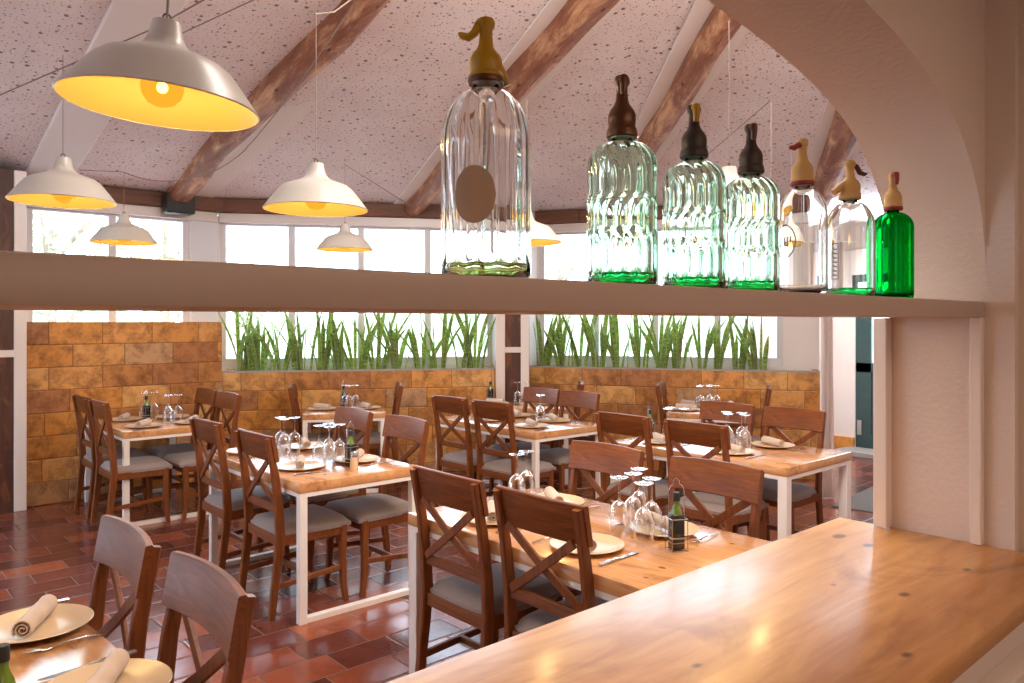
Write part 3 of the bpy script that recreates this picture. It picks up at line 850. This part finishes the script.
# small tables: one place at each end, table-local coordinates
def small(o, r, sx, sy, ph, both=True, extra=False):
    c = 0
    for lx, an, nm in ((.17, r, 'left end'), (sx-.17, r+PI, 'right end')):
        ys = (sy*.5,) if not extra else (sy*.27, sy*.75)
        for j, ly in enumerate(ys):
            p = loc4(lx, ly, o, r)
            pre = '' if len(ys) == 1 else ('near ' if j == 0 else 'far ')
            place(*p, an, 'the %s%s of %s' % (pre, nm, ph), TH-PI/2+1.1-.4*c, True, True); c += 1
small(T7p, AL, .76, .68, 'the small planter table')
small(T8p, A8, .92, .66, 'the small pillar table')
small(T9p, AR, .74, .78, 'the small curtain table', extra=True)

def cluster(cx, cy, offs, ph, z=TZ):
    for i, (dx, dy) in enumerate(offs):
        put('glass', mk_glass, cx+dx, cy+dy, z, rr.uniform(0,6), 'upturned wine glass, ' + ph[i])
def order(base, n):
    w_ = ['first','second','third','fourth','fifth','sixth']
    return ['%s from the left in %s' % (w_[i], base) for i in range(n)]
def sort_offs(cx, cy, offs):   # left to right in the picture
    return sorted(offs, key=lambda o: ((cx+o[0])*CT-(cy+o[1])*ST)/((cx+o[0])*ST+(cy+o[1])*CT))
def grp(cx, cy, offs, base):
    offs = sort_offs(cx, cy, offs); cluster(cx, cy, offs, order(base, len(offs)))
grp(2.20, 4.66, [(0,0),(.085,.03),(.02,.10)], 'the back trio on the left-of-centre table')
grp(2.24, 4.14, [(0,0),(.09,.05),(-.02,.09),(.07,.14)], 'the cluster beside the salt shaker')
grp(2.52, 2.72, [(0,0),(-.09,-.03)], 'the pair behind the counter chairs')
grp(2.36, 1.92, [(0,-.04),(.10,.0),(.02,.10),(.12,.11),(.22,.16)], 'the cluster beside the dark oil bottle')
grp(4.60, 2.84, [(0,-.03),(.09,.05),(-.03,.08),(.06,.15)], 'the cluster on the shelf post table')
grp(4.52, 3.38, [(0,0),(.08,.04),(.09,-.07)], 'the shelf post table trio')
grp(4.52, 4.70, [(0,0),(.06,.07)], 'the pair on the room-centre table')
grp(2.16, 6.78, [(0,0),(.09,.03),(.03,.10)], 'the right trio on the stone wall table')
grp(2.08, 7.16, [(0,0),(.09,.03),(.03,.10)], 'the stone wall bottle trio')
p = loc4(.42, .36, T7p, AL); grp(p[0], p[1], [(0,0),(.085,.02),(.01,.09)], 'the trio on the small planter table')
p = loc4(.40, .36, T8p, A8); grp(p[0], p[1], [(0,0),(.085,-.03)], 'the pair on the small pillar table')
p = loc4(.37, .36, T9p, AR); grp(p[0], p[1], [(-.09,.05),(.0,0),(.085,-.03),(.01,.10),(.10,.06)], 'the cluster on the small curtain table')
# oil bottles in their stands
def oil(x, y, where, rz=.3):
    put('caddy', mk_caddy, x, y, TZ, rz, 'wire cruet stand holding a bottle ' + where)
    put('oil', mk_oil, x, y, TZ+.001, rz, 'dark oil bottle with green neck ' + where)
oil(2.37, 1.735, 'on the table behind the counter', TH-PI/2+.35)
oil(2.30, 4.00, 'on the left-of-centre table')
oil(2.06, 7.02, 'on the stone wall table')
oil(4.46, 3.50, 'on the shelf post table')
p = loc4(.37, .50, T7p, AL); oil(p[0], p[1], 'on the small planter table')
p = loc4(.10, .60, T8p, A8); oil(p[0], p[1], 'on the small pillar table')
q = cam2w(-1.004, 1.516); put('oil', mk_oil, q[0], q[1], TZ, .2, 'dark oil bottle cut by the photo edge on the corner table')
put('shaker', mk_shaker, 2.265, 3.90, TZ, 0, 'salt shaker with steel cap in front of the cruet stand')

# ------------------------------------------------------------------ soda siphons
def interp(tab, z):
    for (z0, v0), (z1, v1) in zip(tab, tab[1:]):
        if z <= z1:
            t = (z-z0)/(z1-z0) if z1 > z0 else 0; t = max(0, min(1, t)); t = t*t*(3-2*t); return v0+(v1-v0)*t
    return tab[-1][1]
RIGHT = Vector((CT, -ST, 0)); TOWARD = Vector((-ST, -CT, 0))
def siphon(px, v, R, Hg, Ht, glass, foot, style, headmat, collarmat, label, spout, nr=16, sh=.76):
    tx = (px-512)/F; Y = v/(CT-ST*tx); x, y = cam2w(tx*Y, Y)
    g = thing('soda_siphon', label, 'soda siphon', (x, y, 1.6552), 0, 'soda siphons on the shelf')
    amp = {'smooth': 0, 'flute': .065, 'wave': .085, 'panel': .04}[style]
    zz = {'wave': [(0,0),(.30*Hg,0),(.36*Hg,.30),(.52*Hg,.30),(.58*Hg,0),(.74*Hg,0),(1.0*Hg,.5)]}.get(style, [(0,0),(Hg,0)])
    def rib(a, z):
        if not amp: return 1
        w_ = min(1, max(0, (z-.012)/.02)) * min(1, max(0, (.93*Hg-z)/(.12*Hg)))
        return 1-amp*w_*(1-abs(math.cos(nr/2*(a+interp(zz, z)))))
    rn = R*.30
    out = [(R*.80,0),(R*.92,.003),(R*.985,.010),(R,.02)]
    N = 26
    for i in range(1, N+1): out.append((R, .02+(sh*Hg-.02)*i/N))
    zt = .94*Hg
    for i in range(1, 15):
        a = i/14*PI/2; out.append((rn+(R-rn)*math.cos(a)**1.15 if i < 14 else rn, sh*Hg+(zt-sh*Hg)*math.sin(a)))
    out += [(rn*.97, .975*Hg), (rn*1.05, .985*Hg), (rn*1.05, Hg)]
    seg = 96 if amp else 48
    bm = NB(); tk = .0042
    fl = .006 if foot else .010
    lathe(bm, out, seg, rib, closed_top=False)
    inner = [(max(r-tk, .004), z) for r, z in out if z > fl+.004]
    inner = [(inner[0][0]*.55, fl), (inner[0][0]*.92, fl+.002)] + inner
    nb = len(bm.verts)
    # inner wall
    rings = []
    for r, z in inner: rings.append([bm.verts.new((r*math.cos(2*PI*i/seg), r*math.sin(2*PI*i/seg), z)) for i in range(seg)])
    for a, b in zip(rings, rings[1:]):
        for i in range(seg): bm.faces.new((a[i], b[i], b[(i+1)%seg], a[(i+1)%seg]))
    bm.faces.new(rings[0])
    bm.verts.ensure_lookup_table()
    top_out = [bm.verts[(len(out)-1)*seg+i] for i in range(seg)]
    for i in range(seg): bm.faces.new((top_out[i], top_out[(i+1)%seg], rings[-1][(i+1)%seg], rings[-1][i]))
    obj('bottle_glass', bm, M[glass], g, smooth='all')
    if foot:
        bm = NB(); lathe(bm, [(R*.5,fl+.0015),(R*.86,fl+.0025),(R*.905,fl+.016),(R*.88,fl+.0175),(R*.3,fl+.0172)], 40)
        obj('coloured_liquid', bm, M[foot], g, smooth=True)
    bm = NB(); tube(bm, [(0,0,fl+.02),(0,0,Hg)], .0028, 8); obj('dip_tube', bm, M['goblet'], g, smooth=True)
    # head
    k = (Ht-Hg)
    hp = [(.0245,0),(.0255,.004),(.0245,.010),(.0225,.013),(.0232,.024),(.0228,.034),(.0195,.042),(.0135,.050),(.0105,.058),(.0094,.070),(.0094,.080),(.0125,.085),(.0130,.092),(.0105,.098),(.004,.100)]
    s = k/.1; rs = max(.85, min(.98, R/.054))
    bm = NB(); lathe(bm, [(r*rs, z*s) for r, z in hp], 32); h = obj('siphon_head', bm, M[headmat], g, (0,0,Hg-.004), smooth=True)
    bm = NB(); lathe(bm, [(.0245*rs,-.005),(.0262*rs,-.003),(.0262*rs,.001),(.0255*rs,.004)], 32); obj('collar', bm, M[collarmat], h, smooth=True)
    zt_ = .086*s
    kind, smat = spout
    def W3(r, t_, z): return tuple(RIGHT*r + TOWARD*t_ + Vector((0,0,z)))
    bm = NB()
    if kind == 'left_leaf':
        tube(bm, [W3(.004,0,zt_+.004), W3(-.010,.002,zt_+.002), W3(-.016,.003,zt_-.010), W3(-.024,.003,zt_-.016), W3(-.034,.003,zt_-.013), W3(-.038,.003,zt_-.010)], [.008,.007,.006,.006,.005,.002], 10)
        obj('lever', bm, M[smat], h, smooth=True)
        bm = NB(); tube(bm, [W3(.012,-.004,.03*s), W3(.020,-.008,.02*s), W3(.030,-.012,-.002)], [.009,.007,.006], 10); obj('spout', bm, M[headmat], h, smooth=True)
    elif kind == 'front':
        tube(bm, [W3(0,.004,zt_+.006), W3(0,.016,zt_+.004), W3(0,.019,zt_-.008), W3(0,.017,zt_-.022)], [.008,.008,.0065,.005], 10)
        obj('spout', bm, M[smat], h, smooth=True)
    elif kind == 'left_beak':
        tube(bm, [W3(0,.002,zt_), W3(-.012,.004,zt_-.001), W3(-.020,.005,zt_-.007), W3(-.030,.006,zt_-.006)], [.008,.007,.0065,.004], 10)
        obj('spout', bm, M[smat], h, smooth=True)
    elif kind == 'diag':
        tube(bm, [W3(-.006,.004,.040*s), W3(-.022,.006,.030*s), W3(-.042,.008,.012*s)], [.010,.009,.008], 10)
        obj('spout', bm, M[headmat], h, smooth=True)
        bm = NB(); tube(bm, [W3(.006,0,zt_+.002), W3(.016,-.002,zt_-.002), W3(.024,-.003,zt_-.016), W3(.036,-.004,zt_-.020), W3(.042,-.004,zt_-.018)], [.006,.006,.006,.005,.002], 10)
        obj('lever', bm, M[smat], h, smooth=True)
    return g, R, Y
SI = [
 (486, .0630, .282, .370, 'glass_clear', 'foot_olive', 'flute', 'head_yellow', 'head_bronze', 'tall clear fluted siphon with yellow head and round frosted mark', ('left_leaf', 'head_yellow'), 14, .67),
 (622, .0572, .254, .352, 'glass_pale', 'glass_foot', 'wave', 'head_bronze', 'head_bronze', 'pale green siphon with zigzag flutes and shiny bronze head', ('front', 'head_bronze'), 17, .79),
 (694, .0560, .250, .342, 'glass_pale', 'glass_foot', 'wave', 'head_black', 'head_black', 'pale green zigzag siphon with black head and yellow spout tip', ('front', 'head_yellow'), 17, .79),
 (751, .0542, .246, .340, 'glass_pale', 'glass_foot', 'wave', 'head_black', 'head_black', 'pale green zigzag siphon with black head and dark red spout', ('front', 'lever_dark'), 17, .79),
 (802.5, .0515, .246, .343, 'glass_clear', None, 'smooth', 'head_cream', 'red', 'smooth clear siphon with cream head, red collar and oval mark', ('left_beak', 'red'), 16, .68),
 (850, .0545, .240, .328, 'glass_clear', 'glass_foot', 'smooth', 'head_cream', 'head_cream', 'smooth clear siphon with slanting cream spout and dark lever', ('diag', 'lever_dark'), 16, .68),
 (893, .0485, .238, .332, 'glass_green', None, 'panel', 'head_cream', 'red', 'green glass siphon with cream head, last before the arch jamb', ('front', 'red'), 16, .78),
]
SIPH = []
for a in SI:
    px, R, Hg, Ht, gl, ft, st, hm, cm, lab, sp, nr, sh = a
    SIPH.append(siphon(px, .82, R, Hg, Ht, gl, ft, st, hm, cm, lab, sp, nr, sh))
# etched marks on the glass
def mark(g, R, az, z, shape, mat, name='etched_mark'):
    """curved decal shape list of (s,z) polygons with s = arc length, standing proud of the glass"""
    bm = NB(); r = R+.0012
    for poly in shape:
        f = [bm.verts.new((r*math.cos(az+s/R), r*math.sin(az+s/R), z+q)) for s, q in poly]
        b = [bm.verts.new(((r-.0008)*math.cos(az+s/R), (r-.0008)*math.sin(az+s/R), z+q)) for s, q in poly]
        bm.faces.new(f); bm.faces.new(list(reversed(b)))
        for i in range(len(f)): bm.faces.new((f[i], f[(i+1)%len(f)], b[(i+1)%len(f)], b[i]))
    return obj(name, bm, M[mat], g)
def quads_disc(rx, rz, n=10):
    out = []
    for i in range(n):
        s0, s1 = -rx+2*rx*i/n, -rx+2*rx*(i+1)/n
        h0, h1 = rz*math.sqrt(max(0, 1-(s0/rx)**2)), rz*math.sqrt(max(0, 1-(s1/rx)**2))
        pl = [(s0,-h0),(s1,-h1),(s1,h1),(s0,h0)]
        if h0 < 1e-6: pl = [(s0,0),(s1,-h1),(s1,h1)]
        elif h1 < 1e-6: pl = [(s0,-h0),(s1,0),(s0,h0)]
        out.append(pl)
    return out
def ring_quads(rx, rz, th, n=36):
    out = []
    for i in range(n):
        a, b = 2*PI*i/n, 2*PI*(i+1)/n
        out.append([(rx*math.cos(a), rz*math.sin(a)), (rx*math.cos(b), rz*math.sin(b)), ((rx-th)*math.cos(b), (rz-th)*math.sin(b)), ((rx-th)*math.cos(a), (rz-th)*math.sin(a))])
    return out
def rq(a, b, c, d): return [(a,c),(b,c),(b,d),(a,d)]
def face_az(x, y): return math.atan2(-y, -x)
g, R, Y = SIPH[0]; az = face_az(g.location.x, g.location.y)
mark(g, R*.99, az-.25, .112, quads_disc(.029, .038, 14), 'etch', 'frosted_label')
g, R, Y = SIPH[4]; az = face_az(g.location.x, g.location.y)
mark(g, R, az-.75, .115, ring_quads(.026, .036, .0022) + [rq(-.016,-.012,-.010,.010), rq(-.012,-.006,-.010,-.007), rq(-.002,.001,-.010,.010), rq(.006,.009,-.010,.010), rq(-.002,.009,-.010,-.007), rq(.013,.0155,-.010,.010)], 'etch_grey')
g, R, Y = SIPH[5]; az = face_az(g.location.x, g.location.y)
sh_ = [rq(-.009,.009,.04,.042), rq(-.009,.009,-.042,-.04), rq(-.009,-.0075,-.042,.042), rq(.0075,.009,-.042,.042)]
for k in range(7): sh_ += [rq(-.005,.005,-.034+k*.010,-.031+k*.010), rq(-.005,-.003,-.034+k*.010,-.027+k*.010)]
mark(g, R, az-.62, .085, sh_, 'etch_grey')

# ------------------------------------------------------------------ pendant lamps
def make_lamp(px, rimy, Y, label, topy=None, dia=.405, cordtop=None, power=None, tilt=(0,0)):
    c = P(px, rimy, Y)
    g = thing('pendant_lamp', label, 'lamp', tuple(c), 0, 'white enamel pendant lamps')
    g.rotation_euler = (tilt[0], tilt[1], 0)
    k = dia/.42
    outp = [(.210,0),(.2125,.003),(.205,.012),(.183,.042),(.162,.069),(.148,.086),(.130,.100),(.105,.110),(.082,.118),(.060,.127),(.046,.140),(.038,.156),(.033,.178),(.030,.193),(.012,.196)]
    bm = NB(); lathe(bm, [(r*k, z*k) for r, z in outp], 56, closed_bottom=False); obj('lamp_shade', bm, M['enamel'], g, smooth=True)
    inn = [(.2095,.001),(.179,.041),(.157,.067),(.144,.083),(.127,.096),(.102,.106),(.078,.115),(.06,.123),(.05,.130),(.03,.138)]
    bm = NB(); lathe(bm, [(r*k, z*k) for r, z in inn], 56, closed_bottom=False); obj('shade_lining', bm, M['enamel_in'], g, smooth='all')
    bm = NB(); lathe(bm, [(.016,.135),(.018,.11),(.018,.09),(.012,.085)], 16); obj('lamp_socket', bm, M['label'], g, smooth=True)
    bm = NB(); lathe(bm, [(.012,.092),(.022,.085),(.034,.072),(.042,.055),(.044,.040),(.040,.024),(.028,.008),(.012,.001),(.001,0)], 24, closed_top=False); b = obj('bulb', bm, M['bulb'], g, smooth='all')
    bm = NB(); bmesh.ops.create_uvsphere(bm, u_segments=12, v_segments=8, radius=.012); obj('filament', bm, M['filament'], b, (0,0,.042), smooth='all')
    top = c.z+.194*k
    z1 = P(px, cordtop, Y).z if cordtop is not None else min(ceil_z(c.x, c.y)-.01, 3.6)
    bm = NB(); tube(bm, [(0,0,.193*k), (0,0,z1-c.z)], .0018 if Y > 2 else .003, 6); obj('lamp_cord', bm, M['cord'], g, smooth=True)
    bm = NB(); N = 16; tube(bm, [(.008*math.cos(2*PI*i/N), 0, (.203*k)+.008*math.sin(2*PI*i/N)) for i in range(N+1)], .002, 6); obj('hook', bm, M['black'], g, smooth=True)
    l = bpy.data.lights.new('lamp_glow', 'POINT'); l.energy = (power or LAMP_POWER); l.color = (1, .66, .26); l.shadow_soft_size = .03
    lo_ = bpy.data.objects.new('lamp_glow', l); COL.objects.link(lo_); lo_.parent = g; lo_.location = (0,0,-.012)
    return c, z1
lamps = {}
lamps['a'] = make_lamp(161, 107, 1.68, 'large near white enamel pendant lamp, lit yellow inside, top left', tilt=(math.radians(2), math.radians(3)))
lamps['b'] = make_lamp(63, 202, 3.25, 'white enamel pendant lamp below the large near lamp', cordtop=55)
lamps['c'] = make_lamp(124, 243, 5.05, 'small-looking white enamel pendant lamp before the far window', cordtop=172)
lamps['d'] = make_lamp(316, 210, 3.08, 'white enamel pendant lamp hanging between the two log rafters', cordtop=14)
lamps['e'] = make_lamp(345, 250, 5.58, 'small-looking white enamel pendant lamp under the middle lamp', cordtop=164)
lamps['f'] = make_lamp(527, 243, 4.5, 'white enamel pendant lamp half hidden behind the tall clear siphon', cordtop=100)
lamps['g'] = make_lamp(729, 212, 3.2, 'white enamel pendant lamp behind the black-headed siphons', cordtop=20)
lamps['h'] = make_lamp(771, 245, 4.5, 'white enamel pendant lamp behind the smooth clear siphon', cordtop=100)
# suspension wires
def wire(pts, label, r=.0022, sag=0):
    bm = NB(); out = []
    for a, b in zip(pts, pts[1:]):
        for i in range(10):
            t = i/10; p = a.lerp(b, t); p.z -= sag*4*t*(1-t); out.append(p)
    out.append(pts[-1]); tube(bm, out, r, 6)
    tag(obj('suspension_wire', bm, M['cord'], smooth=True), label, 'wire', 'thin wires under the ceiling')
wire([P(-30, 108, 3.6), P(150, 30, 2.9), P(225, -12, 2.5)], 'thin wire running past the large near lamp neck', .0028)
wire([P(120, 62, 4.2), P(262, -4, 3.6)], 'thin straight wire above the large near lamp', .0028)
wire([P(123, 172, 5.05), P(190, 178, 5.6), P(245, 150, 5.4), P(360, -6, 4.6)], 'pale wire from the small far lamp up along the first rafter', .0035, .04)
wire([P(315, 14, 3.08), P(334, 12, 3.2), P(356, -4, 3.3)], 'short pale string from the middle lamp cord upward', .003)
wire([P(344, 164, 5.58), P(414, 208, 8.3)], 'thin wire from the small middle lamp down to the wall beam', .0035)
wire([P(771, 100, 4.5), P(706, 156, 6.0), P(660, 190, 7.5)], 'thin wire sloping behind the black-headed siphons', .003)
wire([P(80, 170, 5.4), P(123, 172, 5.05)], 'short thin wire joining the small far lamp cord', .003)
wire([P(771, 196, 7.6), P(812, 206, 7.4), P(850, 190, 7.0)], 'thin wire behind the cream-headed siphons', .003)

# ------------------------------------------------------------------ snake plants
def snake_plant(x, y, seed, label, hmax):
    rnd = random.Random(seed); bm = NB(); lay = bm.verts.layers.float.new('edge')
    n = rnd.randint(8, 11)
    for i in range(n):
        a = rnd.uniform(0, 2*PI); rad = rnd.uniform(.01, .075)
        bxx, byy = rad*math.cos(a)*1.5, rad*math.sin(a)*.8
        L = hmax*rnd.uniform(.55, 1.08); lean = rnd.uniform(.05, .50); la = a+rnd.uniform(-.7,.7)
        lx, ly = math.cos(la)*lean, math.sin(la)*lean*.45
        tw = rnd.uniform(-1.2, 1.2); ori = rnd.uniform(0, PI); wd = rnd.uniform(.016, .025)
        prev = None; N = 9
        for k in range(N+1):
            t = k/N; cx_ = bxx+lx*t*t*L*1.1+lx*.25*t*L; cy_ = byy+ly*t*t*L*1.1; z = t*L*(1-.12*lean)
            w_ = wd*(.62+.5*math.sin(min(1, t*1.35)*PI/1.6))*(1 if t < .72 else max(.02, (1-(t-.72)/.28)**.8))
            o_ = ori+tw*t; dx, dy = math.cos(o_), math.sin(o_)
            ring = []
            for s, e in ((-1,1),(-.55,.5),(0,0),(.55,.5),(1,1)):
                fold = .30*w_*(1-abs(s))
                v = bm.verts.new((cx_+dx*w_*s-dy*-fold, cy_+dy*w_*s+dx*-fold, z)); v[lay] = e; ring.append(v)
            for s, e in ((.55,.5),(0,0),(-.55,.5)):
                fold = .30*w_*(1-abs(s))+.006*(1-t*.7)
                v = bm.verts.new((cx_+dx*w_*s-dy*-fold, cy_+dy*w_*s+dx*-fold, z)); v[lay] = e; ring.append(v)
            if prev:
                for q in range(8): bm.faces.new((prev[q], prev[(q+1)%8], ring[(q+1)%8], ring[q]))
            else: bm.faces.new(ring)
            prev = ring
        bm.faces.new(list(reversed(prev)))
    o = obj('snake_plant', bm, M['leaf'], loc=(x, y, 1.03), smooth='all')
    tag(o, label, 'plant', 'snake plants in the stone planters')
ORD = ['first','second','third','fourth','fifth','sixth','seventh','eighth','ninth','tenth','eleventh','twelfth','thirteenth']
for nm, p, ang, L, n, side in (('l', P1, AL, PLL, 13, 'tall stone wall'), ('r', PR, AR, PRL-.40, 12, 'middle pillar')):
    for i in range(n):
        t = .13+(L-.30)*i/(n-1)+random.uniform(-.04,.04); off = .20+random.uniform(-.03,.03)
        x, y = along(p, ang, t, off)
        o = snake_plant(x, y, hash((nm == 'l', i)) & 255, 'upright green snake plant, %s along the planter from the %s' % (ORD[i], side), random.uniform(.68, .86))

# ------------------------------------------------------------------ curtain, mat
bm = NB(); N = 26; cpt = cam2w(2.86, 6.98); hx, hy = CT, -ST
cols = []
for k in range(13):
    z = 2.32-2.31*k/12; row = []
    wdt = .10+.05*abs(k/12-.35)+.03*(k/12)
    for i in range(N+1):
        s = i/N-.5; a = s*2*PI*4
        off = .028*math.sin(a)+.012*math.sin(a*.5+k*.3); lat = s*wdt*.8 + .03*max(0, (k/12-.5))*0
        row.append(bm.verts.new((lat*hx+off*ST, lat*hy+off*CT, z)))
    cols.append(row)
for a, b in zip(cols, cols[1:]):
    for i in range(N): bm.faces.new((a[i], a[i+1], b[i+1], b[i]))
ex = bmesh.ops.solidify(bm, geom=bm.faces[:], thickness=.003)
cur = thing('curtain', 'narrow white gathered curtain hanging beside the entrance', 'curtain', (*cpt, 0))
obj('curtain_cloth', bm, M['curtain'], cur, smooth='all')
bm = NB(); tube(bm, [(-.35*hx,-.35*hy,2.325), (.35*hx,.35*hy,2.325)], .008, 10)
for s in (-.33, .33): tube(bm, [(s*hx, s*hy, 2.325), (s*hx, s*hy, ceil_z(cpt[0]+s*hx, cpt[1]+s*hy))], .002, 8)
obj('curtain_rod', bm, M['metal_white'], cur, smooth=True)
mp = P(862, 490, 1); 
c0 = cam2w(3.55, 7.75)
bm = NB(); bx(bm, -1.25, 1.15, -.42, .42, 0, .012, .004)
tag(obj('door_mat', bm, M['mat'], loc=(7.8, 2.84, 0), rz=.10), 'long grey door mat on the tiles leading to the teal door', 'mat')

# ------------------------------------------------------------------ outside
struct('ground_outside', bx(NB(), -40, 60, -20, 80, -.5, -.16), M['terrace'])
def tree(x, y, h, r, seed, label):
    rnd = random.Random(seed); g = thing('leafy_tree', label, 'tree', (x, y, -.16), 0, 'trees outside the windows')
    bm = NB(); tube(bm, [(0,0,0),(.05,.02,h*.3),(-.03,.05,h*.55),(.02,0,h*.8)], [.14,.11,.08,.04], 10)
    for k in range(6):
        a = k*1.1; tube(bm, [(0,0,h*(.35+.06*k)), (math.cos(a)*r*.4, math.sin(a)*r*.4, h*(.5+.06*k)), (math.cos(a)*r*.75, math.sin(a)*r*.75, h*(.6+.06*k))], [.05,.035,.015], 7)
    obj('trunk', bm, M['bark'], g, smooth=True)
    bm = NB()
    for k in range(1500):
        d = Vector((rnd.gauss(0,1), rnd.gauss(0,1), rnd.gauss(0,1))).normalized()*(rnd.random()**.45)
        c = Vector((d.x*r, d.y*r, h*.68+d.z*h*.36)); s = rnd.uniform(.05,.11)
        a = Vector((rnd.gauss(0,1), rnd.gauss(0,1), rnd.gauss(0,1))).normalized(); b = a.orthogonal().normalized()
        bm.faces.new([bm.verts.new(c+a*s), bm.verts.new(c+b*s*.5), bm.verts.new(c-a*s), bm.verts.new(c-b*s*.5)])
    obj('crown', bm, M['tree_leaf'], g)
for i, (px, Y, h, r, lab) in enumerate([(50, 13, 4.2, 1.5, 'pale leafy tree outside the window above the tall stone wall'), (165, 17, 4.6, 1.7, 'pale leafy tree outside, behind the small far lamp'),
        (560, 22, 4.6, 2.4, 'pale tree outside behind the half hidden lamp'), (250, 20, 3.2, 1.6, 'pale leafy tree outside behind the first snake plants')]):
    x, y = cam2w((px-512)/F*Y, Y); tree(x, y, h, r, 20+i, lab)
bm = NB(); NX = 40
for i in range(NX+1):
    pass
rows = []
for j in range(9):
    row = []
    for i in range(NX+1):
        X = -60+120*i/NX; Yc = 45+6*j
        h = (2.2+1.6*math.sin(X*.11+1)+1.2*math.sin(X*.23+j))*math.sin(min(1, j/5)*PI/2)-.3
        u, v = cam2w(X, Yc); row.append(bm.verts.new((u, v, h)))
    rows.append(row)
for a, b in zip(rows, rows[1:]):
    for i in range(NX): bm.faces.new((a[i], a[i+1], b[i+1], b[i]))
struct('hills', bm, M['hill'], smooth='all')
